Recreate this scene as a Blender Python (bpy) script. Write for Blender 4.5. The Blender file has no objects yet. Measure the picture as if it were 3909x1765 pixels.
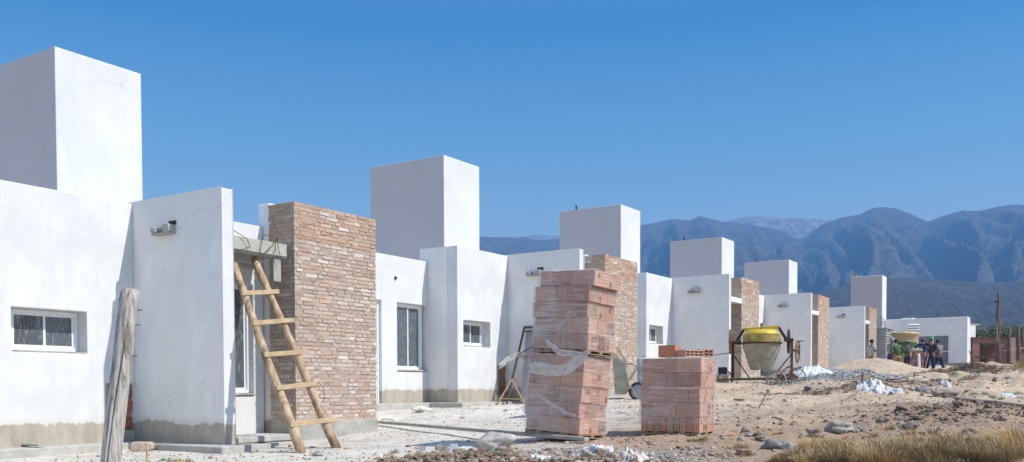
import bpy, math, random
import numpy as np
from mathutils import Vector, Matrix, noise as mn

# ============================================================ camera, sky, sun
sc = bpy.context.scene
COL = sc.collection
R = math.radians
F, CX, CY, ZC = 3559.49, 1954.5, 1600.67, 0.7104
TH, PI_, RO = R(90-56.9845), R(-1.8618), R(-0.1527)
FW = Vector((math.cos(TH)*math.cos(PI_), math.sin(TH)*math.cos(PI_), math.sin(PI_)))
RT0 = Vector((math.sin(TH), -math.cos(TH), 0)); UP0 = RT0.cross(FW)
RT = RT0*math.cos(RO)+UP0*math.sin(RO); UP = -RT0*math.sin(RO)+UP0*math.cos(RO)
CAM = Vector((0, 0, ZC))
cd = bpy.data.cameras.new('camera'); cam = bpy.data.objects.new('camera', cd); COL.objects.link(cam)
m = Matrix((RT, UP, -FW)).transposed().to_4x4(); m.translation = CAM; cam.matrix_world = m
cd.sensor_width = 36; cd.lens = 36*F/3909; cd.shift_y = (CY-882.5)/3909; cd.clip_start = .05; cd.clip_end = 40000
sc.camera = cam
SUN = Vector((0.1616, -0.6161, 0.7709)).normalized()
w = bpy.data.worlds.new('World'); sc.world = w; w.use_nodes = True
nt = w.node_tree; bg = nt.nodes['Background']; sky = nt.nodes.new('ShaderNodeTexSky')
sky.sky_type = 'NISHITA'; sky.sun_disc = False
sky.sun_elevation = math.asin(SUN.z); sky.sun_rotation = math.atan2(SUN.x, SUN.y)
sky.altitude = 1200; sky.air_density = 1.0; sky.dust_density = 0.35; sky.ozone_density = 2.2
tint = nt.nodes.new('ShaderNodeMix'); tint.data_type = 'RGBA'; tint.blend_type = 'MULTIPLY'; tint.inputs[0].default_value = 1
nt.links.new(sky.outputs[0], tint.inputs[6])
# clear dry mountain air: deeper blue aloft, paler horizon; unseen zenith brightened for fill
tc_ = nt.nodes.new('ShaderNodeTexCoord'); sx_ = nt.nodes.new('ShaderNodeSeparateXYZ'); rp_ = nt.nodes.new('ShaderNodeValToRGB')
nt.links.new(tc_.outputs['Generated'], sx_.inputs[0]); nt.links.new(sx_.outputs[2], rp_.inputs[0]); nt.links.new(rp_.outputs[0], tint.inputs[7])
for _ in range(2): rp_.color_ramp.elements.new(.5)
for e_, (p_, c_) in zip(rp_.color_ramp.elements, ((.10, (1.25, .92, .56)), (.22, (.40, .56, .49)), (.36, (.0, .30, .43)), (.60, (.80, .86, .84)))):
    e_.position = p_; e_.color = (*c_, 1)
nt.links.new(tint.outputs[2], bg.inputs[0]); bg.inputs[1].default_value = 0.15
sl = bpy.data.lights.new('sun', 'SUN'); sl.energy = 2.65; sl.angle = R(.5); sl.color = (1, .955, .885)
so = bpy.data.objects.new('sun', sl); COL.objects.link(so); so.rotation_euler = (-SUN).to_track_quat('-Z', 'Y').to_euler()
sc.view_settings.view_transform = 'Standard'; sc.view_settings.look = 'None'
sc.view_settings.exposure = 1.31; sc.view_settings.gamma = 1
sc.cycles.volume_bounces = 0
sc.cycles.max_bounces = 8; sc.cycles.diffuse_bounces = 5

def U(x, y, X=None, Y=None, Z=None, d=None):
    r = FW + RT*((x-CX)/F) - UP*((y-CY)/F)
    if X is not None: t = X/r.x
    elif Y is not None: t = Y/r.y
    elif Z is not None: t = (Z-ZC)/r.z
    else: t = d
    return CAM + r*t
def tocam(p):
    v = Vector(p)-CAM; d = v.dot(FW)
    return CX+F*v.dot(RT)/d, CY-F*v.dot(UP)/d, d

# ============================================================ materials
def newmat(name):
    m = bpy.data.materials.new(name); m.use_nodes = True
    return m, m.node_tree, m.node_tree.nodes['Principled BSDF']
def N(nt, t, **k):
    n = nt.nodes.new(t)
    for a, b in k.items():
        if a.startswith('i_'):
            key = a[2:]; key = int(key) if key.isdigit() else key.replace('_', ' ')
            n.inputs[key].default_value = b
        else: setattr(n, a, b)
    return n
def L(nt, a, b): nt.links.new(a, b)
def ramp(nt, src, stops):
    r = nt.nodes.new('ShaderNodeValToRGB'); L(nt, src, r.inputs[0])
    e = r.color_ramp.elements
    while len(e) < len(stops): e.new(.5)
    for q, (p, c) in zip(e, stops):
        q.position = p; q.color = (c, c, c, 1) if isinstance(c, (int, float)) else (*c, 1)
    return r.outputs[0]
def mix(nt, f, a, b, mode='MIX'):
    n = nt.nodes.new('ShaderNodeMix'); n.data_type = 'RGBA'; n.blend_type = mode
    for s, v in ((0, f), (6, a), (7, b)):
        if hasattr(v, 'links') or hasattr(v, 'is_output'): L(nt, v, n.inputs[s])
        elif s == 0: n.inputs[0].default_value = v
        else: n.inputs[s].default_value = (*v, 1)
    return n.outputs[2]
def noise(nt, co, scale, detail=4, rough=.55, dist=0, vec=None):
    n = N(nt, 'ShaderNodeTexNoise'); n.inputs['Scale'].default_value = scale
    n.inputs['Detail'].default_value = detail; n.inputs['Roughness'].default_value = rough; n.inputs['Distortion'].default_value = dist
    if vec:
        mp = N(nt, 'ShaderNodeMapping'); mp.inputs['Scale'].default_value = vec; L(nt, co, mp.inputs[0]); co = mp.outputs[0]
    L(nt, co, n.inputs['Vector']); return n.outputs['Fac']
def bump(nt, h, bs, strength=.3, dist=.02):
    b = N(nt, 'ShaderNodeBump'); b.inputs['Strength'].default_value = strength; b.inputs['Distance'].default_value = dist
    L(nt, h, b.inputs['Height']); L(nt, b.outputs[0], bs.inputs['Normal'])
def objco(nt): return N(nt, 'ShaderNodeTexCoord').outputs['Object']

def simple(name, c, rough=.8, metal=0, var=.25, scale=8, bumps=.15, c2=None):
    m, nt, bs = newmat(name); co = objco(nt)
    f = noise(nt, co, scale, 5, .6)
    c2 = c2 or tuple(x*(1-var) for x in c)
    L(nt, mix(nt, ramp(nt, f, [(.35, 0), (.65, 1)]), c, c2), bs.inputs['Base Color'])
    bs.inputs['Roughness'].default_value = rough; bs.inputs['Metallic'].default_value = metal
    if bumps: bump(nt, noise(nt, co, scale*4, 4), bs, bumps, .01)
    return m
def vcol(name, rough=.9, var=.18, scale=30, bumps=.4, bdist=.01):
    m, nt, bs = newmat(name); co = objco(nt)
    a = N(nt, 'ShaderNodeAttribute', attribute_name='Col').outputs['Color']
    f = ramp(nt, noise(nt, co, scale, 5, .65), [(.3, 1-var*1.5), (.7, 1+var)])
    L(nt, mix(nt, 1.0, a, f, 'MULTIPLY'), bs.inputs['Base Color'])
    bs.inputs['Roughness'].default_value = rough
    if bumps: bump(nt, noise(nt, co, scale*2.3, 4, .7), bs, bumps, bdist)
    return m
def mat_brick():
    m, nt, bs = newmat('rustic_brick'); co = objco(nt)
    a = N(nt, 'ShaderNodeAttribute', attribute_name='Col').outputs['Color']
    f = ramp(nt, noise(nt, co, 40, 5, .65), [(.3, .74), (.7, 1.18)])
    c = mix(nt, 1.0, a, f, 'MULTIPLY')
    sm_ = noise(nt, co, 17, 5, .7, .5); big = noise(nt, co, 1.6, 4, .6)
    k = N(nt, 'ShaderNodeMath', operation='MULTIPLY_ADD'); L(nt, big, k.inputs[0]); k.inputs[1].default_value = .6; L(nt, sm_, k.inputs[2])
    c = mix(nt, ramp(nt, k.outputs[0], [(.86, 0), (1.0, .6)]), c, (.56, .50, .43))
    L(nt, c, bs.inputs['Base Color']); bs.inputs['Roughness'].default_value = .93
    bump(nt, noise(nt, co, 60, 4, .7), bs, .8, .008)
    return m
def plaster(name, base, plinth=.27, patch=.10, side=None):
    m, nt, bs = newmat(name); co = objco(nt)
    f1 = noise(nt, co, .9, 6, .62, .6); f2 = noise(nt, co, 5, 5, .6, .4, (1, 1, .45)); f3 = noise(nt, co, 60, 3, .6)
    c = mix(nt, ramp(nt, f1, [(.36, 0), (.68, 1)]), base, tuple(x*(1-patch) for x in base))
    c = mix(nt, ramp(nt, f2, [(.45, 0), (.75, .7)]), c, tuple(x*(1-patch*1.3)*q for x, q in zip(base, (1, .995, .985))))
    dr = noise(nt, co, 2.6, 6, .7, .3, (3.2, 3.2, .12)); big = noise(nt, co, .55, 3, .5)
    c = mix(nt, ramp(nt, dr, [(.52, 0), (.70, .55)]), c, tuple(x*q for x, q in zip(base, (.86, .85, .82))))
    c = mix(nt, ramp(nt, big, [(.42, 0), (.62, .35)]), c, tuple(x*q for x, q in zip(base, (.93, .92, .89))))
    vo = N(nt, 'ShaderNodeTexVoronoi', feature='DISTANCE_TO_EDGE'); vo.inputs['Scale'].default_value = .55
    mp_ = N(nt, 'ShaderNodeMapping'); L(nt, co, mp_.inputs[0]); wob = N(nt, 'ShaderNodeTexNoise'); wob.inputs['Scale'].default_value = 2.5; wob.inputs['Detail'].default_value = 5
    ad = N(nt, 'ShaderNodeVectorMath', operation='ADD'); L(nt, co, wob.inputs['Vector']); L(nt, co, ad.inputs[0]); sc_ = N(nt, 'ShaderNodeVectorMath', operation='SCALE'); sc_.inputs['Scale'].default_value = .7; L(nt, wob.outputs['Color'], sc_.inputs[0]); L(nt, sc_.outputs[0], ad.inputs[1]); L(nt, ad.outputs[0], vo.inputs['Vector'])
    ck = N(nt, 'ShaderNodeMath', operation='MULTIPLY'); L(nt, ramp(nt, vo.outputs['Distance'], [(.0, 1), (.004, 0)]), ck.inputs[0]); L(nt, ramp(nt, big, [(.5, 0), (.58, .5)]), ck.inputs[1])
    c = mix(nt, ck.outputs[0], c, (.42, .40, .37))
    sp = noise(nt, co, 9, 2, .5)
    c = mix(nt, ramp(nt, sp, [(.755, 0), (.775, .5)]), c, (.33, .30, .26))
    if plinth:
        z = N(nt, 'ShaderNodeSeparateXYZ'); L(nt, co, z.inputs[0])
        nn = noise(nt, co, 3.2, 6, .65, .5, (1, 1, .5))
        a = N(nt, 'ShaderNodeMath', operation='MULTIPLY_ADD'); L(nt, nn, a.inputs[0]); a.inputs[1].default_value = .26; L(nt, z.outputs[2], a.inputs[2])
        t = plinth+.13
        k = ramp(nt, a.outputs[0], [(t-.012, 1), (t+.008, 0)])
        cem = mix(nt, ramp(nt, noise(nt, co, 4, 6, .65, .3, (1.6, 1.6, .5)), [(.3, 0), (.7, 1)]), (.35, .30, .235), (.51, .455, .375))
        # splashed dirty fringe just above the render line
        k2 = ramp(nt, a.outputs[0], [(t-.02, .62), (t+.09, 0)])
        c = mix(nt, k2, c, (.60, .56, .46))
        c = mix(nt, k, c, cem)
    L(nt, c, bs.inputs['Base Color']); bs.inputs['Roughness'].default_value = .92
    h = N(nt, 'ShaderNodeMath', operation='MULTIPLY_ADD'); L(nt, f3, h.inputs[0]); h.inputs[1].default_value = .25; L(nt, f2, h.inputs[2])
    bump(nt, h.outputs[0], bs, .22, .03)
    return m

M = {}
M['plaster'] = plaster('white_plaster', (.745, .745, .74), patch=.15)
M['tower'] = plaster('tower_plaster', (.73, .73, .73), plinth=0, patch=.13)
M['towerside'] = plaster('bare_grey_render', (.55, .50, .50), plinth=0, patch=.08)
M['finside'] = plaster('shade_lifted_plaster', (.86, .84, .81), patch=.14)  # same white plaster, base colour lightened to brighten the shade-side walls
M['cement'] = simple('cement', (.46, .44, .39), .92, var=.3, scale=5, bumps=.3)
M['slab'] = simple('slab_concrete', (.50, .48, .43), .92, var=.25, scale=6, bumps=.4)
M['lintel'] = simple('lintel_concrete', (.47, .47, .40), .9, var=.35, scale=7, bumps=.3, c2=(.34, .35, .28))
M['white'] = simple('white_paint', (.80, .80, .79), .6, var=.06, bumps=.05)
M['alu'] = simple('white_aluminium', (.82, .84, .86), .35, var=.04, bumps=0)
M['brick'] = mat_brick()
M['mortar'] = simple('mortar', (.47, .41, .33), .95, var=.3, scale=14, bumps=.6)
M['clay'] = vcol('hollow_clay', .85, .10, 18, .15, .004)
M['wood'] = simple('sawn_wood', (.60, .44, .26), .8, var=.25, scale=9, bumps=.2)
M['pallet'] = simple('pallet_wood', (.38, .28, .17), .85, var=.35, scale=12, bumps=.3)
M['stone'] = vcol('stone', .9, .25, 9, .8, .02)
M['soil'] = vcol('soil', .96, .2, 14, .8, .02)
M['grass'] = vcol('dry_grass_blade', .9, .05, 3, 0)
M['paper'] = simple('white_sack', (.64, .63, .60), .8, var=.15, scale=14, bumps=.5)
M['black'] = simple('black_rubber', (.025, .025, .025), .6, var=.2, bumps=.1)
M['rust'] = simple('rusty_iron', (.10, .055, .035), .8, .3, .4, 20, .4)
M['orange_rust'] = simple('orange_rust', (.36, .17, .05), .8, .1, .5, 12, .3, c2=(.15, .08, .04))
M['yellow'] = simple('yellow_paint', (.72, .50, .03), .45, 0, .2, 6, .1, c2=(.50, .36, .05))
M['yellow_worn'] = simple('worn_yellow_paint', (.58, .42, .07), .6, 0, .3, 5, .3, c2=(.20, .16, .09))
M['drumgrey'] = simple('cement_crusted_steel', (.40, .37, .28), .8, .1, .3, 7, .4, c2=(.28, .26, .20))
M['steelgrey'] = simple('galvanised_steel', (.42, .44, .46), .45, .6, .25, 6, .1)
M['scaf'] = simple('scaffold_tube', (.13, .09, .08), .7, .3, .4, 15, .3)
M['scafy'] = simple('scaffold_brace', (.48, .33, .16), .7, .1, .35, 15, .3)
M['tank'] = simple('cream_plastic', (.50, .38, .20), .5, 0, .1, 4, .05)
M['green'] = simple('green_label', (.06, .20, .03), .5, 0, .6, 30, 0, c2=(.02, .05, .02))
M['leaf'] = vcol('leaf', .7, .2, 3, 0)
M['bark'] = simple('bark', (.16, .12, .09), .95, var=.4, scale=10, bumps=.6)
M['blue'] = simple('pale_blue_plastic', (.42, .52, .60), .5, 0, .25, 6, .1)
M['redtape'] = simple('red_plastic', (.45, .05, .05), .5, 0, .2, 6, .1)

def mat_glass():
    m, nt, bs = newmat('window_glass'); co = objco(nt)
    s = noise(nt, co, 26, 6, .7, .5, (2.2, 1, .28))
    s2 = noise(nt, co, 30, 3, .6)
    d = N(nt, 'ShaderNodeMath', operation='MULTIPLY_ADD'); L(nt, s2, d.inputs[0]); d.inputs[1].default_value = .25; L(nt, s, d.inputs[2])
    k = ramp(nt, d.outputs[0], [(.66, 0), (.80, .6)])
    L(nt, mix(nt, k, (.085, .105, .12), (.52, .53, .52)), bs.inputs['Base Color'])
    L(nt, ramp(nt, k, [(0, .04), (1, .6)]), bs.inputs['Roughness']); bs.inputs['IOR'].default_value = 1.9
    return m
M['glass'] = mat_glass()
def mat_wrap():
    m, nt, bs = newmat('stretch_film'); co = objco(nt)
    st = noise(nt, co, 11, 6, .6, .35, (.22, .22, 6.5)); bl = noise(nt, co, 2.2, 4, .6, .8)
    d = N(nt, 'ShaderNodeMath', operation='MULTIPLY_ADD'); L(nt, bl, d.inputs[0]); d.inputs[1].default_value = .75; L(nt, st, d.inputs[2])
    L(nt, ramp(nt, d.outputs[0], [(.55, .04), (.85, .15), (1.05, .50)]), bs.inputs['Alpha'])
    bs.inputs['Base Color'].default_value = (.84, .79, .75, 1)
    bs.inputs['Roughness'].default_value = .2
    bump(nt, d.outputs[0], bs, .6, .02)
    return m
M['wrap'] = mat_wrap()
def mat_film():
    m, nt, bs = newmat('bunched_film'); co = objco(nt)
    st = noise(nt, co, 9, 5, .65, .6)
    L(nt, ramp(nt, st, [(.35, .42), (.65, .8)]), bs.inputs['Alpha'])
    bs.inputs['Base Color'].default_value = (.74, .70, .64, 1); bs.inputs['Roughness'].default_value = .4
    bump(nt, st, bs, .6, .02); return m
M['film'] = mat_film()
def mat_post():
    m, nt, bs = newmat('weathered_post'); co = objco(nt)
    f = noise(nt, co, 12, 7, .7, .7, (3.6, 3.6, .22)); g = noise(nt, co, 3, 4, .6, .6, (1.5, 1.5, .35))
    c = mix(nt, ramp(nt, f, [(.3, 0), (.55, 1)]), (.20, .17, .14), (.58, .53, .46))
    c = mix(nt, ramp(nt, g, [(.5, 0), (.72, .6)]), c, (.30, .25, .22))
    k = ramp(nt, f, [(.30, 1), (.35, 0)])
    c = mix(nt, k, c, (.03, .02, .015)); c = mix(nt, ramp(nt, noise(nt, co, 5, 6, .7, .8, (3, 3, .5)), [(.52, 0), (.62, .7)]), c, (.13, .10, .08))
    L(nt, c, bs.inputs['Base Color']); bs.inputs['Roughness'].default_value = .9
    bump(nt, f, bs, .9, .02); return m
M['post'] = mat_post()
def mat_pole():
    m, nt, bs = newmat('peeled_pole'); co = objco(nt)
    f = noise(nt, co, 6, 6, .7, .8, (2, 2, .5)); g = noise(nt, co, 2.4, 3, .6)
    c = mix(nt, ramp(nt, f, [(.38, 0), (.6, 1)]), (.24, .14, .08), (.56, .41, .26))
    c = mix(nt, ramp(nt, g, [(.55, 0), (.68, .8)]), c, (.14, .09, .06))
    L(nt, c, bs.inputs['Base Color']); bs.inputs['Roughness'].default_value = .8
    bump(nt, f, bs, .6, .02); return m
M['pole'] = mat_pole()

# ============================================================ mesh building
class MB:
    def __init__(s): s.v = []; s.f = []; s.c = []; s.mi = []; s.cur = (1, 1, 1); s.m = 0
    def add(s, vs, fs, c=None, mi=None):
        o = len(s.v); s.v += [tuple(v) for v in vs]
        for f in fs: s.f.append(tuple(i+o for i in f)); s.c.append(c or s.cur); s.mi.append(s.m if mi is None else mi)
        return s
    def box(s, x0, y0, z0, x1, y1, z1, c=None, mi=None, M4=None, j=0):
        vs = [Vector((x, y, z)) for x in (x0, x1) for y in (y0, y1) for z in (z0, z1)]
        if j: vs = [v+Vector((random.uniform(-j, j), random.uniform(-j, j), random.uniform(-j, j))) for v in vs]
        if M4 is not None: vs = [M4 @ v for v in vs]
        return s.add(vs, [(0, 1, 3, 2), (4, 6, 7, 5), (0, 4, 5, 1), (2, 3, 7, 6), (0, 2, 6, 4), (1, 5, 7, 3)], c, mi)
    def beam(s, a, b, w, h, up=(0, 0, 1), c=None, mi=None):
        a = Vector(a); b = Vector(b); z = (b-a); ln = z.length; z.normalize()
        u = Vector(up); x = u.cross(z)
        if x.length < 1e-4: x = Vector((1, 0, 0)).cross(z)
        x.normalize(); y = z.cross(x)
        M4 = Matrix((x, y, z)).transposed().to_4x4(); M4.translation = a
        return s.box(-w/2, -h/2, 0, w/2, h/2, ln, c, mi, M4)
    def tube(s, pts, r, n=8, c=None, cap=True, mi=None, jit=0):
        pts = [Vector(p) for p in pts]; rs = r if isinstance(r, (list, tuple)) else [r]*len(pts)
        o = []; pv = None
        for i, p in enumerate(pts):
            d = (pts[min(i+1, len(pts)-1)]-pts[max(i-1, 0)]).normalized()
            if pv is None: pv = d.orthogonal().normalized()
            pv = (pv-d*pv.dot(d)).normalized(); q = d.cross(pv)
            for k in range(n):
                a = 2*math.pi*k/n; rr = rs[i]*(1+(random.uniform(-jit, jit) if jit else 0))
                o.append(p+pv*math.cos(a)*rr+q*math.sin(a)*rr)
        fs = [(i*n+k, i*n+(k+1) % n, (i+1)*n+(k+1) % n, (i+1)*n+k) for i in range(len(pts)-1) for k in range(n)]
        if cap: fs += [tuple(range(n))[::-1], tuple((len(pts)-1)*n+k for k in range(n))]
        return s.add(o, fs, c, mi)
    def lathe(s, prof, n=24, M4=None, c=None, mi=None, cap=True):
        o = []
        for r, z in prof:
            for k in range(n):
                a = 2*math.pi*k/n; v = Vector((r*math.cos(a), r*math.sin(a), z)); o.append(M4 @ v if M4 is not None else v)
        fs = [(i*n+k, i*n+(k+1) % n, (i+1)*n+(k+1) % n, (i+1)*n+k) for i in range(len(prof)-1) for k in range(n)]
        if cap: fs += [tuple(range(n))[::-1], tuple((len(prof)-1)*n+k for k in range(n))]
        return s.add(o, fs, c, mi)
    def prism(s, poly, y0, y1, M4=None, c=None, mi=None):   # poly in local x,z, thickness along y
        n = len(poly); o = [Vector((x, y, z)) for y in (y0, y1) for x, z in poly]
        if M4 is not None: o = [M4 @ v for v in o]
        return s.add(o, [tuple(range(n)), tuple(range(2*n-1, n-1, -1))]+[(k, n+k, n+(k+1) % n, (k+1) % n) for k in range(n)], c, mi)
    def rock(s, p, r, c=None, flat=.6, seed=0, sub=1, rough=.3, rot=0):
        vs, fs = ICO[sub]; o = []
        ca, sa = math.cos(rot), math.sin(rot)
        for v in vs:
            q = v*(1+rough*2*mn.noise(v*1.3+Vector((seed*7.1, seed*3.3, seed)))+rough*.7*mn.noise(v*3.1+Vector((seed, seed*2.7, 5))))
            x, y, z = q.x*r[0], q.y*r[1], q.z*r[2]
            o.append((p[0]+x*ca-y*sa, p[1]+x*sa+y*ca, p[2]+z))
        return s.add(o, fs, c)
    def build(s, name, mats, parent=None, smooth=False, bevel=0, loc=None, seg=1, uvless=True):
        me = bpy.data.meshes.new(name)
        vs = s.v
        if loc is not None: vs = [(x-loc[0], y-loc[1], z-loc[2]) for x, y, z in vs]
        me.from_pydata(vs, [], s.f)
        if not isinstance(mats, (list, tuple)): mats = [mats]
        for mt in mats: me.materials.append(mt)
        if len(mats) > 1: me.polygons.foreach_set('material_index', s.mi)
        if any(c != (1, 1, 1) for c in s.c):
            ca = me.color_attributes.new('Col', 'FLOAT_COLOR', 'CORNER')
            tot = np.array([len(f) for f in s.f]); cc = np.repeat(np.array([(*c, 1) for c in s.c], dtype=np.float32), tot, axis=0)
            ca.data.foreach_set('color', cc.ravel())
        if smooth: me.polygons.foreach_set('use_smooth', [True]*len(s.f))
        me.update()
        o = bpy.data.objects.new(name, me); COL.objects.link(o)
        if parent is not None: o.parent = parent
        if loc is not None: o.location = loc
        if bevel:
            b = o.modifiers.new('bevel', 'BEVEL'); b.width = bevel; b.segments = seg; b.limit_method = 'ANGLE'; b.angle_limit = R(40)
        return o
def _ico(sub):
    t = (1+5**.5)/2
    v = [Vector(a).normalized() for a in [(-1, t, 0), (1, t, 0), (-1, -t, 0), (1, -t, 0), (0, -1, t), (0, 1, t), (0, -1, -t), (0, 1, -t), (t, 0, -1), (t, 0, 1), (-t, 0, -1), (-t, 0, 1)]]
    f = [(0, 11, 5), (0, 5, 1), (0, 1, 7), (0, 7, 10), (0, 10, 11), (1, 5, 9), (5, 11, 4), (11, 10, 2), (10, 7, 6), (7, 1, 8), (3, 9, 4), (3, 4, 2), (3, 2, 6), (3, 6, 8), (3, 8, 9), (4, 9, 5), (2, 4, 11), (6, 2, 10), (8, 6, 7), (9, 8, 1)]
    for _ in range(sub):
        mid = {}; nf = []
        def g(a, b):
            k = (min(a, b), max(a, b))
            if k not in mid: v.append(((v[a]+v[b])/2).normalized()); mid[k] = len(v)-1
            return mid[k]
        for a, b, c in f:
            x, y, z = g(a, b), g(b, c), g(c, a); nf += [(a, x, z), (b, y, x), (c, z, y), (x, y, z)]
        f = nf
    return v, f
ICO = {k: _ico(k) for k in (0, 1, 2, 3)}

def tag(o, label=None, cat=None, group=None, kind=None):
    if label: o['label'] = label
    if cat: o['category'] = cat
    if group: o['group'] = group
    if kind: o['kind'] = kind
    return o
def empty(name, loc, rz=0, rx=0, ry=0):
    o = bpy.data.objects.new(name, None); COL.objects.link(o); o.location = loc; o.rotation_euler = (rx, ry, rz); o.empty_display_size = .2
    return o
def wall_grid(mb, xs, zs, hole, y0, y1, swap=False, mi=0):
    """wall in the XZ plane (or YZ when swap) with rectangular openings, one clean shell"""
    nx, nz = len(xs), len(zs)
    P = lambda x, y, z: (y, x, z) if swap else (x, y, z)
    vi = {}; vs = []; fs = []
    def V(i, k, s):
        if (i, k, s) not in vi: vi[(i, k, s)] = len(vs); vs.append(P(xs[i], (y0, y1)[s], zs[k]))
        return vi[(i, k, s)]
    sol = [[not hole((xs[i]+xs[i+1])/2, (zs[k]+zs[k+1])/2) for k in range(nz-1)] for i in range(nx-1)]
    S = lambda i, k: 0 <= i < nx-1 and 0 <= k < nz-1 and sol[i][k]
    for i in range(nx-1):
        for k in range(nz-1):
            if not S(i, k): continue
            fs.append([V(i, k, 0), V(i+1, k, 0), V(i+1, k+1, 0), V(i, k+1, 0)])
            fs.append([V(i, k, 1), V(i, k+1, 1), V(i+1, k+1, 1), V(i+1, k, 1)])
            if not S(i-1, k): fs.append([V(i, k, 0), V(i, k+1, 0), V(i, k+1, 1), V(i, k, 1)])
            if not S(i+1, k): fs.append([V(i+1, k, 0), V(i+1, k, 1), V(i+1, k+1, 1), V(i+1, k+1, 0)])
            if not S(i, k-1): fs.append([V(i, k, 0), V(i, k, 1), V(i+1, k, 1), V(i+1, k, 0)])
            if not S(i, k+1): fs.append([V(i, k+1, 0), V(i+1, k+1, 0), V(i+1, k+1, 1), V(i, k+1, 1)])
    if swap: fs = [f[::-1] for f in fs]
    mb.add(vs, fs, None, mi)
def cuts(a, b, step, extra):
    n = max(1, round((b-a)/step)); s = {round(a+(b-a)*i/n, 3) for i in range(n+1)} | {round(e, 3) for e in extra if a <= e <= b}
    s = sorted(s); out = [s[0]]
    ex = {round(e, 3) for e in extra} | {round(a, 3), round(b, 3)}
    for q in s[1:]:
        if q-out[-1] < .03:
            if q in ex and out[-1] not in ex: out[-1] = q
            elif q in ex: out.append(q)
        else: out.append(q)
    return out

# ============================================================ ground
GX = [(-400, -6), (-50, -1.5), (0, -.22), (5, -.13), (8, -.085), (10, -.01), (12, .12), (14, .29), (17, .36), (20, .5), (24, .74), (27, .84), (33, 1.0), (37, 1.12), (47, 1.34), (55, 1.65), (63, 1.98), (80, 2.6), (120, 4), (300, 8.5), (1000, 24), (3000, 60), (9000, 160)]
gxx = [a for a, b in GX]; gyy = [b for a, b in GX]
def sm(a, b, x): t = min(1, max(0, (x-a)/(b-a))); return t*t*(3-2*t)
# mounds: centre x,y, radius along / across, rotation, height
MOUNDS = []
def gauss(x, y, cx, cy, a, b, rot, p=1.0):
    dx, dy = x-cx, y-cy; c, s = math.cos(rot), math.sin(rot)
    u = (dx*c+dy*s)/a; v = (-dx*s+dy*c)/b
    return math.exp(-(u*u+v*v)**p)
CAMROT = math.atan2(RT.y, RT.x)
def ground(x, y):
    z = float(np.interp(x, gxx, gyy))
    z += .07*sm(7.5, 5.2, y)*sm(6, 8.5, x)*sm(16, 12, x)
    if 2 < x < 75 and -15 < y < 15:
        k = sm(12.3, 8.5, y)*.7+.3*sm(12.3, 11.4, y)
        for (cx, cy, a, b, rot, h, p) in MOUNDS:
            if abs(x-cx) < 3*max(a, b) and abs(y-cy) < 3*max(a, b): z += h*gauss(x, y, cx, cy, a, b, rot, p)
        rough = sm(8, 4, y)*.6+.4+.6*sm(18, 26, x)
        z += k*rough*(.17*mn.noise(Vector((x*.45, y*.45, 1.3)))*sm(9, 20, x)+(.05+.07*sm(12, 18, x))*mn.noise(Vector((x*1.1, y*1.1, 4)))+(.022+.022*sm(12, 17, x))*mn.noise(Vector((x*3.6, y*3.6, 9)))+.010*mn.noise(Vector((x*11, y*11, 2))))
    return z
def gp(px, py, d0=4, d1=140):
    """point where the ray through a photograph pixel meets the ground"""
    r = FW + RT*((px-CX)/F) - UP*((py-CY)/F); d = d0
    while d < d1:
        p = CAM+r*d
        if p.z <= ground(p.x, p.y):
            a, b = d-.25, d
            for _ in range(12):
                m_ = (a+b)/2; q = CAM+r*m_
                if q.z <= ground(q.x, q.y): b = m_
                else: a = m_
            q = CAM+r*b; return Vector((q.x, q.y, ground(q.x, q.y)))
        d += .25
    return CAM+r*60
def mound(px, d, a, b, h, rot=0, p=1.0):
    q = U(px, 1480, d=d); MOUNDS.append((q.x, q.y, a, b, CAMROT+rot, h, p)); return q
mound(3335, 35.5, 1.75, 1.6, .60, p=.72)           # sand pile
mound(3250, 36, 1.6, 1.5, .20)
mound(3110, 29.5, 1.9, 1.6, .34)           # gravel heap
mound(3210, 25.0, 1.5, 1.3, .24)
mound(2960, 21.8, 2.2, .9, .20)            # sand by the mixer
mound(2600, 24.5, 2.0, 1.2, .12)
mound(3680, 30.5, 1.4, .9, .22)           # brush heap
mound(3880, 34, 2.6, 1.6, .30)
mound(3820, 40, 3.5, 2.0, .22)
mound(3450, 22, 1.6, .5, .20, R(18))       # ridge with roots
mound(3260, 20, 1.4, .4, .14, R(-14))
mound(3600, 14.5, 1.5, .5, .12)
mound(3800, 12.5, 1.4, .7, .16)
mound(1750, 8.7, 1.0, .35, .15)            # near spoil with stones
mound(2150, 9.3, .8, .35, .10)
mound(3300, 11.0, 2.2, .45, .09)

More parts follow.
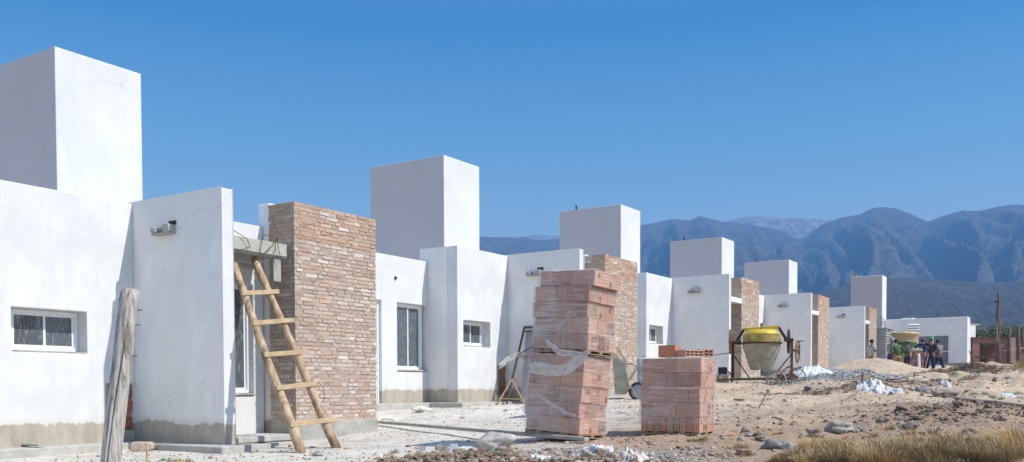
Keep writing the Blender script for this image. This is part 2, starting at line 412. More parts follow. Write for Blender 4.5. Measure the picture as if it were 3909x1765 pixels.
SOILN = lambda x, y, s, o=0.: mn.noise(Vector((x*s, y*s, o)))
def soilcol(x, y):
    px, py, d = tocam((x, y, ground(x, y))) if x > 1 else (0, 0, 1)
    grey = np.array((.66, .60, .51)); sand = np.array((.57, .43, .295)); brown = np.array((.28, .195, .125)); gravel = np.array((.42, .41, .39)); earth = np.array((.49, .36, .24)); dark = np.array((.27, .195, .13))
    n1 = SOILN(x, y, .5, 3); n2 = SOILN(x, y, 1.7, 8); n3 = SOILN(x, y, 6, 5)
    c = grey.copy()
    f = sm(1900, 3100, px+n1*500)*sm(11.5, 7.5, y)
    c = c*(1-f)+earth*f
    f = sm(15, 19, d)*sm(2300, 2800, px+200*n1); c = c*(1-f*.8)+sand*f*.8
    for (cx, cy, a, b, rot, h, p), cc in zip(MOUNDS, (sand, sand, gravel, gravel, sand, sand, dark, earth, earth, dark, dark, brown, brown, brown, gravel*.9, brown)):
        if abs(x-cx) < 3*a and abs(y-cy) < 3*a:
            g = min(1, gauss(x, y, cx, cy, a, b, rot, p)*1.5*(1+.7*n2+.3*n3)); g = max(0, g-.15)
            c = c*(1-g)+cc*g
    # brownish bare soil in the near right foreground
    f = sm(1650, 2500, px+300*n2)*sm(15.5, 11, d+2*n1); c = c*(1-f*.85)+np.array((.37, .25, .16))*f*.9
    c = c*(1+.16*n1+.14*n2+.16*n3)
    f = sm(.25, .5, n2+.5*n3)*sm(10, 6, y)*.5; c = c*(1-f)+dark*f
    return c.clip(.02, .8)
def axis(dense, grow0, grow1, lo, hi):
    a = [dense[0][0]]
    for lo_, hi_, st in dense:
        n = round((hi_-lo_)/st); a += [lo_+(hi_-lo_)*i/n for i in range(1, n+1)]
    s = grow1; x = a[-1]
    while x < hi: x += s; s *= 1.35; a.append(min(x, hi))
    s = grow0; x = a[0]; pre = []
    while x > lo: x -= s; s *= 1.35; pre.append(max(x, lo))
    return pre[::-1]+a
xs = axis([(3.5, 16, .07), (16, 30, .11), (30, 56, .2), (56, 76, .6)], .5, 1.2, -2500, 5200)
ys = axis([(-1.5, 0, .2), (0, 8, .07), (8, 13, .11)], .4, .5, -3500, 5200)
nx, ny = len(xs), len(ys)
gv = [(x, y, ground(x, y)) for x in xs for y in ys]
gf = [(i*ny+j, (i+1)*ny+j, (i+1)*ny+j+1, i*ny+j+1) for i in range(nx-1) for j in range(ny-1)]
me = bpy.data.meshes.new('ground'); me.from_pydata(gv, [], gf); me.polygons.foreach_set('use_smooth', [True]*len(gf))
ca = me.color_attributes.new('Col', 'FLOAT_COLOR', 'POINT')
far = np.array((.34, .31, .22))
cc = []
for x, y, z in gv:
    c = soilcol(x, y) if 2 < x < 80 and -8 < y < 16 else (far if x > 80 else np.array((.42, .37, .30)))
    cc += [*c, 1]
ca.data.foreach_set('color', np.array(cc, dtype=np.float32))
def mat_ground():
    m, nt, bs = newmat('dusty_ground'); co = objco(nt)
    a = N(nt, 'ShaderNodeAttribute', attribute_name='Col').outputs['Color']
    f = noise(nt, co, 7, 8, .72); g = noise(nt, co, 38, 5, .7); h = noise(nt, co, 1.1, 4, .6)
    c = mix(nt, 1.0, a, ramp(nt, f, [(.3, .80), (.7, 1.16)]), 'MULTIPLY')
    c = mix(nt, 1.0, c, ramp(nt, g, [(.32, .74), (.5, 1.02), (.72, 1.18)]), 'MULTIPLY')
    c = mix(nt, 1.0, c, ramp(nt, h, [(.3, .88), (.7, 1.1)]), 'MULTIPLY')
    L(nt, c, bs.inputs['Base Color']); bs.inputs['Roughness'].default_value = .97
    k = N(nt, 'ShaderNodeMath', operation='MULTIPLY_ADD'); L(nt, g, k.inputs[0]); k.inputs[1].default_value = .5; L(nt, f, k.inputs[2])
    bump(nt, k.outputs[0], bs, .8, .05)
    return m
M['ground'] = mat_ground(); me.materials.append(M['ground'])
go = bpy.data.objects.new('ground', me); COL.objects.link(go); tag(go, kind='structure')

# ============================================================ mountains
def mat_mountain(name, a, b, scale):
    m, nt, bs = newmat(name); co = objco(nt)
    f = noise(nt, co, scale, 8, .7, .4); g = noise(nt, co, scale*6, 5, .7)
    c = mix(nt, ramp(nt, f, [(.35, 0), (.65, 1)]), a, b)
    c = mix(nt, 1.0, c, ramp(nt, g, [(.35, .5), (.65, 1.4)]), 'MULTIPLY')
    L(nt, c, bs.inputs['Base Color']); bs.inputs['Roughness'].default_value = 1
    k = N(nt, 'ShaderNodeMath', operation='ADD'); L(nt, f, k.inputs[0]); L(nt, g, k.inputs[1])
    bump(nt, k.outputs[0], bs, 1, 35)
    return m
def ridge(name, prof, D, W0, mat, namp, nsp, seed, base=.6, na=420, nr=70, back=1.35):
    """height field in a fan round the site: prof = (pixel x, pixel y) of its skyline at distance D"""
    ths = []; els = []
    for px, py in prof:
        r = FW + RT*((px-CX)/F) - UP*((py-CY)/F)
        ths.append(math.atan2(r.y, r.x)); els.append(r.z/math.hypot(r.x, r.y))
    o = np.argsort(ths); ths = np.array(ths)[o]; els = np.array(els)[o]
    t0, t1 = ths[0]-.30, ths[-1]+.30
    vs = []; fs = []
    for i in range(na):
        th = t0+(t1-t0)*i/(na-1)
        el = float(np.interp(th, ths, els))
        zt = ZC+el*D
        for j in range(nr):
            s = j/(nr-1); r = W0+(D*back-W0)*s
            u = (r-W0)/(D-W0)
            n = Vector((th*nsp, r/D*2.2, seed))
            warp = mn.noise(n*.7)*.5
            x_, y_ = th*nsp*.75, r/D*nsp*.13
            wx = mn.noise(Vector((x_*.5, y_*.6, seed)))*1.5; wy = mn.noise(Vector((x_*.5, y_*.6, seed+20)))*1.2
            rid = lambda f, g, o: 1-abs(mn.noise(Vector((x_*f+wx*f, y_*g+wy*g, seed+o))))*2.2
            rg = rid(.45, .5, 3); rg2 = rid(1.15, .9, 9); rg3 = rid(2.9, 2.2, 5)+.5*rid(6.5, 5, 15)-.6
            if u <= 1:
                body = u**1.25; en = u*(1-u)*4
                h = zt*(body+namp*(en*.8+.10*u)*(.62*(rg-.6)+.46*(rg2-.6)+.34*rg3)*min(1, (1-u)*5+.12))
                h = h
            else:
                h = zt*(1-(u-1)*1.2)+zt*.05*rg2*(u-1)
            gb = 18+r*.016
            vs.append((r*math.cos(th), r*math.sin(th), max(h, 0)*1+min(gb, gb)*(1-u if u < 1 else 0)-30*(1-min(1, u*8)) if True else 0))
    for i in range(na-1):
        for j in range(nr-1):
            a = i*nr+j; fs.append((a, a+1, a+nr+1, a+nr))
    me = bpy.data.meshes.new(name); me.from_pydata(vs, [], fs); me.polygons.foreach_set('use_smooth', [True]*len(fs)); me.materials.append(mat)
    ob = bpy.data.objects.new(name, me); COL.objects.link(ob); return tag(ob, kind='structure')
P1 = [(-2000, 1080), (0, 1010), (900, 960), (1300, 930), (1600, 915), (1833, 903), (1890, 905), (1935, 904), (1964, 911), (2005, 902), (2046, 917), (2103, 914), (2150, 905), (2250, 895), (2380, 872), (2447, 860), (2496, 851), (2561, 837), (2600, 838), (2635, 841), (2672, 823), (2700, 833), (2766, 847), (2823, 850), (2881, 860), (2962, 875), (3030, 905), (3069, 912), (3100, 885), (3143, 853), (3208, 831), (3282, 819), (3331, 794), (3380, 788), (3417, 794), (3478, 815), (3544, 846), (3601, 824), (3675, 802), (3740, 804), (3806, 788), (3863, 780), (3909, 782), (4100, 800), (4400, 790), (4800, 830)]
P2 = [(-1500, 1150), (600, 1000), (1500, 905), (1800, 905), (1964, 896), (2037, 890), (2127, 891), (2400, 880), (2700, 850), (2774, 837), (2815, 824), (2881, 815), (2946, 822), (3077, 823), (3160, 832), (3400, 850), (3527, 836), (3620, 840), (4200, 830)]
P3 = [(800, 1320), (2000, 1290), (2600, 1230), (3000, 1150), (3250, 1080), (3420, 1058), (3600, 1062), (3750, 1078), (3909, 1070), (4300, 1050), (4700, 1080)]
ridge('mountains', P1, 3400, 1400, mat_mountain('mountain_slope', (.08, .075, .055), (.19, .155, .115), .0065), .22, 30, 1.0, na=560, nr=150)
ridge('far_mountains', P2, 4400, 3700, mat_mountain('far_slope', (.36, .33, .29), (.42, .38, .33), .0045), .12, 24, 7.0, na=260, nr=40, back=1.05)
ridge('foothills', P3, 1450, 700, mat_mountain('foothill_scrub', (.09, .09, .065), (.17, .14, .105), .018), .16, 26, 13.0, na=360, nr=60, back=1.2)

# ============================================================ houses
BR = [(.50, .28, .17), (.56, .33, .20), (.58, .40, .28), (.46, .25, .16), (.62, .46, .34), (.52, .34, .24), (.42, .26, .18)]
def brickcol(z, k=0):
    c = random.choice(BR)
    base = (.49, .385, .315) if k else (.51, .345, .245)
    c = tuple(.45*a+.55*b for a, b in zip(c, base))
    if k and random.random() < .5: c = tuple(.6*a+.4*b for a, b in zip(c, (.62, .52, .47)))
    if random.random() < .08: c = (.64, .57, .50)
    j = random.uniform(.86, 1.14); return tuple(min(.8, a*j) for a in c)
def brick_pier(parent, x0, y0, x1, y1, z0, z1, seed=0, name='brick_pier'):
    rnd = random.Random(seed); random.seed(seed)
    core = MB(); g = .012
    core.box(x0+.006, y0+.006, z0, x1-.006, y1-.004, z1-.006)
    n = round((z1-z0)/.0578); hc = (z1-z0-.004)/n
    br = MB()
    for i in range(n):
        za = z0+i*hc+.010; zb = z0+(i+1)*hc-.005
        # front course
        for (a0, a1, kind) in ((x0, x1, 0), (y0, y1, 1)):
            p = a0-(.17 if (i % 2) ^ kind else 0)+rnd.uniform(-.03, 0); alt = (i+kind) % 2
            while p < a1-.001:
                q = p+(.235 if alt else .125)+rnd.uniform(-.012, .012); alt = 1-alt if rnd.random() < .8 else alt
                A, B = max(p, a0), min(q-.018, a1)
                if rnd.random() < .06: A += 0
                if B-A > .03:
                    c = brickcol(za, 1 if i < n-9 else 0)
                    out = rnd.uniform(-.003, .003)
                    j = .0035
                    if kind == 0: br.box(A, y0+out, za+rnd.uniform(-.004, .003), B-rnd.choice((0, 0, 0, .012)), y0+.06, zb+rnd.uniform(-.004, .003), c, j=.005)
                    else:
                        if A < y0+.065: A = y0+.065
                        if B-A > .02: br.box(x0+out, A, za+rnd.uniform(-.003, .002), x0+.06, B, zb+rnd.uniform(-.003, .002), c, j=j)
                p = q
    po = core.build(name, M['mortar'], parent)
    bo = br.build('brickwork', M['brick'], po)
    pl = MB(); pl.box(x0-.006, y0-.008, z0-.02, x1+.006, y1-.01, z0+.245)
    pl.build('cement_plinth', M['cement'], po, bevel=.006)
    return po
def window(parent, x0, x1, z0, z1, y, sliding=True, name='window', f=.042, sill=True, slide_front=0):
    """white aluminium window in the XZ plane at depth y (front), looking to -Y"""
    w_ = MB(); d = .06
    w_.box(x0, y, z0, x0+f, y+d, z1); w_.box(x1-f, y, z0, x1, y+d, z1)
    w_.box(x0+f, y, z1-f, x1-f, y+d, z1); w_.box(x0+f, y, z0, x1-f, y+d, z0+f*1.1)
    wo = w_.build(name, M['alu'], parent, bevel=.003)
    xm = (x0+x1)/2; iz0, iz1 = z0+f*1.1, z1-f
    for k, (a, b, yy) in enumerate(((x0+f, xm+.02, y+.012), (xm-.02, x1-f, y+.034))):
        s = MB(); t = .03; e = .018
        s.box(a, yy, iz0, a+t, yy+e, iz1); s.box(b-t, yy, iz0, b, yy+e, iz1); s.box(a+t, yy, iz1-t, b-t, yy+e, iz1); s.box(a+t, yy, iz0, b-t, yy+e, iz0+t)
        so_ = s.build('sash', M['alu'], wo)
        p = MB(); p.box(a+t, yy+.006, iz0+t, b-t, yy+.012, iz1-t); p.build('pane', M['glass'], wo)
    if sill:
        s = MB(); s.box(x0-.0, y-(.19 if x1-x0 > .9 and z1-z0 < 1 else .11), z0-.032, x1, y-.001, z0-.002); s.build('sill', M['cement'], wo, bevel=.005)
    return wo
def light_bracket(parent, X, Y, Z, kind, seed):
    rnd = random.Random(seed); b = MB()
    # concrete tray let into the wall with an upright block, cast for an outside light
    Y += -.02
    b.box(X-.11, Y-.17, Z-.075, X+.01, Y+.20, Z-.05)
    b.box(X-.11, Y-.17, Z-.05, X-.01, Y-.03, Z+.05, j=.012)
    b.box(X-.12, Y+.10, Z-.05, X-.01, Y+.20, Z+.03, j=.008)
    o = b.build('light_bracket', M['cement'], parent, bevel=.008)
    h = MB(); HM = M['cement'] if kind else M['rust']
    if kind: h.lathe([(.0, 0), (.085, .001), (.095, .05), (.05, .11), (.0, .115)], 16, Matrix.Translation((X, Y-.02, Z+.03)) @ Matrix.Rotation(R(-90), 4, 'Y'), cap=False); h.build('bulkhead_lamp', M['cement'], o, smooth=True)
    else: h.box(X-.004, Y-.19, Z+.052, X+.0, Y-.03, Z+.11); h.build('niche', M['rust'], o)
    return o
def house(k, X, Y, Z, label):
    random.seed(100+k)
    h = empty('row_house', (X, Y, Z)); tag(h, label, 'house', 'row of flat-roofed houses under construction')
    xB, xF, tF, yW, yF = 6.12, 8.053, .185, 11.4977, 9.666
    zW, zR = 3.284, 3.0
    dZ = -1.0 if k else -.6
    # recessed door wall
    mb = MB()
    dx0, dx1, dzt = 3.7, 4.62, 2.07; wx0, wz0, wz1 = 5.10, .65, 2.06
    def hole(x, z): return (dx0 < x < dx1 and 0 < z < dzt) or (wx0 < x and wz0 < z < wz1)
    wall_grid(mb, cuts(1.40, xB, .6, (dx0, dx1, wx0)), cuts(dZ, zR, .6, (0, dzt, wz0, wz1)), hole, 12.28, 12.5)
    mb.build('entrance_wall', M['plaster'], h, bevel=.012, seg=2)
    # block side wall, front and fin
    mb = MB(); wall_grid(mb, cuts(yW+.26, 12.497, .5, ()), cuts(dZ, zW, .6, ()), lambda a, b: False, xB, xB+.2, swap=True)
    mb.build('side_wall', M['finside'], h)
    mb = MB(); nx0, nx1, nz0, nz1 = 7.60, xF, .15, .80
    def hole2(x, z): return (6.33 < x < 7.34 and 1.19 < z < 1.745) or (nx0 < x and nz0 < z < nz1)
    wall_grid(mb, cuts(xB, xF, .6, (6.33, 7.34, nx0)), cuts(dZ, zW, .6, (1.19, 1.745, nz0, nz1)), hole2, yW, yW+.26)
    fw_ = mb.build('front_wall', M['plaster'], h, bevel=.012, seg=2)
    # rough meter niche showing hollow bricks
    nb = MB(); nb.box(nx0, yW+.10, nz0, nx1, yW+.195, nz1)
    no = nb.build('meter_niche', M['mortar'], h)
    b2 = MB()
    for r_ in range(3):
        c = random.choice([(.36, .12, .06), (.42, .15, .08), (.33, .13, .08)])
        b2.box(nx1-.22, yW+.07, nz0+.02+r_*.215, nx1-.012, yW+.12, nz0+.19+r_*.215, c, j=.012)
    b2.box(nx0-.004, yW+.02, nz0, nx0+.055, yW+.10, nz1, (.45, .40, .33), j=.01)
    b2.build('exposed_brick', M['brick'], no)
    # fin wall
    mb = MB(); x1 = xF+tF
    prof = [(yF, dZ), (yF, zW-.03), (yF+.02, zW+.016), (12.49, zW+.016), (12.49, dZ)]
    vs = []; 
    n = 26
    top = [(yF+(12.49-yF)*i/n, zW+.016+(.006*mn.noise(Vector((i*.9, k*3.1, 0))) if 0 < i < n else 0)) for i in range(n+1)]
    poly = [(yF, dZ), (yF, .28), (yF, 1.2), (yF, 2.3), (yF, zW-.02)]+[(a, b) for a, b in top]+[(12.49, dZ)]
    nn = len(poly); vs = [(xF, a, b) for a, b in poly]+[(x1, a, b) for a, b in poly]
    fs = [tuple(range(nn))[::-1], tuple(range(nn, 2*nn))]+[(i, (i+1) % nn, nn+(i+1) % nn, nn+i) for i in range(nn)]
    fs = fs[:2]+[f[::-1] for f in fs[2:]]
    mi = [0, 1]+[1]*nn
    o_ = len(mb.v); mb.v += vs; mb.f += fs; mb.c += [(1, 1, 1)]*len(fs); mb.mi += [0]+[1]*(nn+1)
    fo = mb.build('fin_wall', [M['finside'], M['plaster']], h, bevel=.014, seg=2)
    light_bracket(fo, xF, 10.77, 2.86, k in (2, 3), k)
    # bay wall with tall window
    bx0, bx1, by = x1, 9.366, 10.36
    mb = MB(); wall_grid(mb, cuts(bx0, bx1, .6, (9.18,)), cuts(dZ, 3.05, .6, (.62, 2.2)), lambda x, z: .62 < z < 2.2 and x < 9.18, by, by+.2)
    mb.build('bay_wall', M['tower'], h, bevel=.008)
    window(h, bx0+.0, 9.18, .66, 2.2, by+.09, name='tall_window', slide_front=1)
    window(h, wx0, 6.02, .69, 2.055, 12.28+.09, name='tall_window')
    window(h, 6.40, 7.335, 1.215, 1.74, yW+.195, name='small_window')
    # lintel beam
    lb = MB(); lm = M['lintel'] if k == 0 else M['white']
    lb.box(x1+.0, 9.70, 2.545 if k == 0 else 2.50, 9.21 if k == 0 else bx1-.004, 10.356, 2.72 if k == 0 else 2.66, j=.003)
    lo = lb.build('lintel', lm, h, bevel=.006)
    if k == 0:
        fb = MB(); fb.box(x1+.01, 9.72, 2.525, 9.20, 9.80, 2.543); fb.box(9.0, 9.74, 2.20, 9.13, 9.77, 2.52); fb.box(x1+.03, 9.98, 2.36, 9.05, 10.02, 2.43)
        fb.build('formwork_board', M['cement'], h)
        for pts in ([(8.32, 9.69, 2.52), (8.52, 9.66, 2.60), (8.46, 9.66, 2.70), (8.28, 9.69, 2.78)],
                    [(8.70, 9.68, 2.52), (8.74, 9.67, 2.74), (8.80, 9.68, 2.80), (8.97, 9.67, 2.77), (8.96, 9.66, 2.62), (8.93, 9.67, 2.55)],
                    [(8.72, 9.67, 2.50), (8.90, 9.66, 2.66), (8.99, 9.67, 2.76)], [(9.0, 9.67, 2.78), (9.02, 9.66, 2.62), (9.07, 9.66, 2.47)]):
            rb = MB(); rb.tube(pts, .005, 6); rb.build('rebar_end', M['rust'], lo)
    # brick pier with plastered back
    brick_pier(h, 9.37, 9.722, 11.083, 10.238, 0.0, 3.35, 40+k)
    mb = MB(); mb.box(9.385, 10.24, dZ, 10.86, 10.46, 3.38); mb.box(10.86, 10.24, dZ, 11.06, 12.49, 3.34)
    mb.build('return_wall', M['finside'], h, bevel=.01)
    # rooms behind, roof slab
    mb = MB(); mb.box(1.40, 12.505, dZ, 11.05, 20.0, 2.78); mb.build('rear_rooms', M['plaster'], h)
    mb = MB(); mb.box(x1+.02, 10.58, dZ, 10.85, 12.49, 2.74); mb.build('bay_rooms', M['plaster'], h)
    # door
    d = MB(); fr = .05; yd = 12.28+.07
    d.box(dx0, yd, 0, dx0+fr, yd+.07, dzt); d.box(dx1-fr, yd, 0, dx1, yd+.07, dzt); d.box(dx0+fr, yd, dzt-fr, dx1-fr, yd+.07, dzt)
    do = d.build('door', M['alu'], h)
    d = MB(); d.box(dx0+fr, yd+.02, .01, dx1-fr, yd+.055, dzt-fr)
    for zz in (.15, .8, 1.45): d.box(dx0+fr+.09, yd+.012, zz, dx1-fr-.09, yd+.02, zz+.5)
    d.build('door_leaf', M['alu'], do)
    d = MB(); d.tube([(dx0+.14, yd+.02, 1.0), (dx0+.14, yd-.03, 1.0), (dx0+.25, yd-.03, 1.0)], .01, 8); d.build('handle', M['steelgrey'], do)
    # small round outlet on entrance wall
    if True:
        b = MB(); b.lathe([(.035, 0), (.035, .02), (.022, .02), (.018, .002)], 12, Matrix.Translation((5.05, 12.281, 2.55)) @ Matrix.Rotation(R(90), 4, 'X')); b.build('pipe_outlet', M['rust'], h)
    # tower
    tw = MB(); a = (8.0436, 13.2928, 9.5038, 15.5894); zt = 5.8055
    tw.box(a[0], a[1], 2.7, a[2], a[3], zt); 
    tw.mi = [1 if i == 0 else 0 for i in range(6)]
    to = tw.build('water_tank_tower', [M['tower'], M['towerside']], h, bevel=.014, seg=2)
    if k >= 2:
        p = MB(); p.tube([(8.15, 15.0, zt-.05), (8.15, 15.0, zt+.16)], .03, 10); p.build('vent_pipe', M['rust'], to)
    # concrete apron slab
    sb = MB(); zt, zb = 0.0, dZ
    def sl_(x0, y0, x1, y1, e=0): sb.box(x0, y0, zb, x1, y1, zt-e)
    sl_(1.4, 11.95, 5.75, 12.28, .004); sl_(5.75, 11.12, 7.74, 12.27, .0); sl_(7.74, 9.33, 8.55, 12.0, .002); sl_(8.55, 9.45, 11.42, 10.36, .006); sl_(11.2, 10.36, 11.42, 12.6, .012)
    sb.build('apron_slab', M['slab'], h, bevel=.012)
    if k == 0:
        st = MB(); st.box(8.25, 9.62, .003, 9.36, 10.355, .085); st.build('door_step', M['slab'], h, bevel=.012)
    return h
HP = [(0, 0, 0), (9.679, .122, .426), (19.368, .292, .871), (29.042, .477, 1.134), (38.806, .604, 1.336)]
HL = ['white flat-roofed house nearest the camera, grey lintel and ladder at its bay',
      'second white house, its bare brick pier behind the tall wrapped brick stack',
      'third white house with brick pier and white lintel, behind the yellow cement mixer',
      'fourth white house, its fin wall and brick pier right of the cement mixer',
      'farthest house of the row, behind the sand pile and the man in the grey T-shirt']
for k in range(5): house(k, *HP[k], HL[k])

# far building turned the same way, end of the row
b0 = U(3692, 1400, d=59)
fb = empty('white_house', (b0.x, b0.y, 2.0)); tag(fb, 'separate white house in shade behind the workers, with sliding glass door', 'house')
mb = MB()
hh = lambda a, z: (1.05 < a < 2.95 and .12 < z < 2.1)
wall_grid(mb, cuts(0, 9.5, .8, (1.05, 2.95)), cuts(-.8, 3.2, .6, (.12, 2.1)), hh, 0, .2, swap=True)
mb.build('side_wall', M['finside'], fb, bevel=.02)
mb = MB(); mb.box(.2, 0.001, -.8, 1.15, .22, 3.19); mb.build('front_wall', M['plaster'], fb)
mb = MB(); mb.box(.2, .24, -.8, 6, 9.5, 2.95); mb.build('rear_rooms', M['plaster'], fb)
# sliding door on the shaded side (YZ plane)
mb = MB(); f = .06
D0, D1, DM = 1.05, 2.95, 1.98
for a0, a1, z0, z1 in ((D0, D0+f, .12, 2.1), (D1-f, D1, .12, 2.1), (DM, DM+f, .12, 2.1)): mb.box(.05, a0, z0, .11, a1, z1)
for z0, z1 in ((2.04, 2.1), (.12, .18)): mb.box(.05, D0+f, z0, .11, DM, z1); mb.box(.05, DM+f, z0, .11, D1-f, z1)
mb.box(.05, D0+f, 1.0, .10, DM, 1.04)
wd = mb.build('sliding_door', M['alu'], fb)
mb = MB(); mb.box(.075, D0+f, .18, .085, DM, 1.0); mb.box(.075, D0+f, 1.04, .085, DM, 2.04); mb.build('pane', M['glass'], wd)
mb = MB(); mb.box(.075, DM+f, .18, .085, D1-f, 2.04); mb.build('pane', M['glass'], wd)
mb = MB(); mb.box(2.3, 4.0, 3.0, 2.9, 9.2, 3.35); mb.box(2.2, 3.6, 3.0, 3.0, 4.3, 3.42); mb.build('roof_beam', M['white'], fb)
mb = MB(); q = (U(3368.9, 1050.3, d=61)-b0)
t6 = (q.x, q.y, U(3368.9, 1050.3, d=61).z-2.0)
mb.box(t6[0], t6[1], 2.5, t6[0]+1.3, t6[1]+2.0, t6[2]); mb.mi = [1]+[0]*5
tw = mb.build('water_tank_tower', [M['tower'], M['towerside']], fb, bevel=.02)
mb = MB(); mb.tube([(t6[0]+.1, t6[1]+1.75, t6[2]-.1), (t6[0]+.1, t6[1]+1.75, t6[2]+.3)], .045, 8); mb.build('vent_pipe', M['orange_rust'], tw)
mb = MB(); mb.tube([(1.1, .1, 2.75), (1.5, -.5, 2.75)], .05, 8); mb.build('drain_pipe', M['wood'], fb)

exec_later = []
# ============================================================ brick packs
CL = [(.55, .29, .19), (.59, .32, .21), (.50, .245, .16), (.61, .35, .235), (.53, .28, .19)]
def hollow(mb, x0, y0, z0, x1, y1, z1, end, c, rnd):
    """one hollow clay block; end = 'x' or 'y': faces across that axis show the holes"""
    mb.box(x0, y0, z0, x1, y1, z1, c, j=.0015)
    dk = tuple(a*.36 for a in c); g = .0025
    if end == 'y':
        w_ = (x1-x0); hgt = z1-z0
        for i in range(3):
            for j in range(2):
                a = x0+w_*(.09+i*.29); b = z0+hgt*(.09+j*.44)
                mb.box(a, y0-g, b, a+w_*.24, y0+g, b+hgt*.38, dk)
                mb.box(a, y1-g, b, a+w_*.24, y1+g, b+hgt*.38, dk)
    elif end == 'x':
        w_ = (y1-y0); hgt = z1-z0
        for i in range(3):
            for j in range(2):
                a = y0+w_*(.09+i*.29); b = z0+hgt*(.09+j*.44)
                mb.box(x0-g, a, b, x0+g, a+w_*.24, b+hgt*.38, dk)
                mb.box(x1-g, a, b, x1+g, a+w_*.24, b+hgt*.38, dk)
    else:
        for i in range(1, 6):
            a = y0+(y1-y0)*i/6; mb.box(x0-.0015, a-.003, z0+.004, x0+.0015, a+.003, z1-.004, tuple(q*.75 for q in c))
def pack(name, base, X, Yl, layers, lh, shifts, rz, tilt, label, seed, skirt=True, parts_off=0):
    """pallet of hollow bricks: base = near corner; grows +X by X and +Y by Yl"""
    rnd = random.Random(seed); random.seed(seed)
    e = empty(name, base, 0); e.rotation_mode = 'XYZ'
    Mx = Matrix.Translation(base) @ Matrix.Rotation(tilt, 4, FW) @ Matrix.Rotation(rz, 4, 'Z')
    e.matrix_world = Mx
    tag(e, label, 'brick pallet')
    p = MB()
    for i in range(5): p.box(-.01, i*(Yl-.09)/4, .040, X+.01, i*(Yl-.09)/4+.09, .054)
    for i in range(3): p.box(i*(X-.08)/2, 0, .012, i*(X-.08)/2+.08, Yl, .040)
    for i in range(3): p.box(0, i*(Yl-.1)/2+.003, 0.0, X, i*(Yl-.1)/2+.093, .012)
    p.build('pallet', M['pallet'], e)
    z = .054; outline = []
    for l_ in range(layers):
        dx, dy = shifts[l_]; b = MB()
        bw = .185; bl = Yl/3 if l_ % 2 else Yl/2.5
        rows = max(1, round(X/bw)); bwx = X/rows
        hh_ = lh-.008
        # stretchers run along Y on the shaded side, with end-on units mixed in
        y = 0; pat = [[('s', .31), ('s', .31), ('e', Yl-.62)], [('e', Yl-.62), ('s', .31), ('s', .31)], [('s', .31), ('e', Yl-.62), ('s', .31)]][(l_+seed) % 3]
        if l_ == 0 and skirt == 2: pat = [('e', Yl/9)]*9
        for kind, wd_ in pat:
            y2 = y+wd_
            for i in range(rows):
                c = rnd.choice(CL); j = rnd.uniform(.9, 1.1); c = tuple(a*j for a in c)
                x0_, x1_ = dx+i*bwx, dx+(i+1)*bwx-.004
                o = rnd.uniform(-.004, .004)
                if kind == 's': hollow(b, x0_+(o if i == 0 else 0), dy+y, z, x1_, dy+y2-.004, z+hh_, 'n' if i == 0 or rnd.random() < .8 else ('y'), c, rnd)
                else:
                    n_ = max(1, round(wd_/.1)) if wd_ > .12 else 1
                    for q in range(n_):
                        ya, yb = dy+y+wd_*q/n_, dy+y+wd_*(q+1)/n_-.006
                        cc_ = tuple(a*rnd.uniform(.72, 1.0) for a in c)
                        b.box(x0_+rnd.uniform(-.004, .008)*(i == 0), ya, z, x1_, yb, z+hh_, cc_, j=.001)
            y = y2
        # holes on street end
        for i in range(rows):
            x0_ = dx+i*bwx
            for a in range(3):
                for q in range(2):
                    if rnd.random() < .12: b.box(x0_+bwx*(.09+a*.29), dy-.003, z+hh_*(.1+q*.44), x0_+bwx*(.09+a*.29)+bwx*.22, dy+.002, z+hh_*(.1+q*.44)+hh_*.34, (.20, .085, .055))
        b.build('brick_layer', M['clay'], e)
        outline.append((dx, dy, z, z+lh)); z += lh
    return e, outline, z
def wrap(e, outline, X, Yl, z0, name='plastic_wrap', off=.014, seed=0, top=True):
    n = 14; pts = []
    rnd = random.Random(seed)
    rings = []
    zs_ = []
    for dx, dy, za, zb in outline:
        for t in (.04, .5, .96): zs_.append((dx, dy, za+(zb-za)*t))
    zs_ = [q for q in zs_ if q[2] >= z0]
    per = [(t, 0) for t in np.linspace(0, 1, n)][:-1]+[(1, t) for t in np.linspace(0, 1, n)][:-1]+[(1-t, 1) for t in np.linspace(0, 1, n)][:-1]+[(0, 1-t) for t in np.linspace(0, 1, n)][:-1]
    vs = []
    for (dx, dy, z) in zs_:
        for u, v in per:
            x = dx-off+(X+2*off)*u; y = dy-off+(Yl+2*off)*v
            w1 = .006*mn.noise(Vector((x*5, y*5, z*14+seed)))
            vs.append((x+w1, y+w1, z+.012*mn.noise(Vector((x*3, y*3, z*3+seed)))))
    m_ = len(per); fs = [(i*m_+k, i*m_+(k+1) % m_, (i+1)*m_+(k+1) % m_, (i+1)*m_+k) for i in range(len(zs_)-1) for k in range(m_)]
    if top:
        dx, dy, z = zs_[-1]; z = outline[-1][3]+.012
        N2 = len(vs)
        for (u, v) in per: vs.append((dx+.03+(X-.06)*u, dy+.03+(Yl-.06)*v, z))
        a = (len(zs_)-1)*m_
        fs += [(a+k, a+(k+1) % m_, N2+(k+1) % m_, N2+k) for k in range(m_)]
        fs.append(tuple(N2+k for k in range(m_)))
    mb = MB(); mb.add(vs, fs); return mb.build(name, M['wrap'], e, smooth=False)
TX, TY = .64, .80
cA = U(2209, 1676, d=11.3); cA.z = max(cA.z, ground(cA.x, cA.y))+.0
tilt = R(4.3)
e1, ol, zt1 = pack('brick_pallet', cA, TX, TY, 5, .194, [(0, 0), (.005, .03), (.012, .015), (.0, .0), (.006, .01)], R(-3), tilt, 'lower wrapped pallet of hollow bricks, carrying a second pallet and draped with loose film', 3)
wrap(e1, ol, TX, TY, .05, seed=3)
Mx = e1.matrix_world.copy()
cB = Mx @ Vector((.0, -.03, zt1+.006))
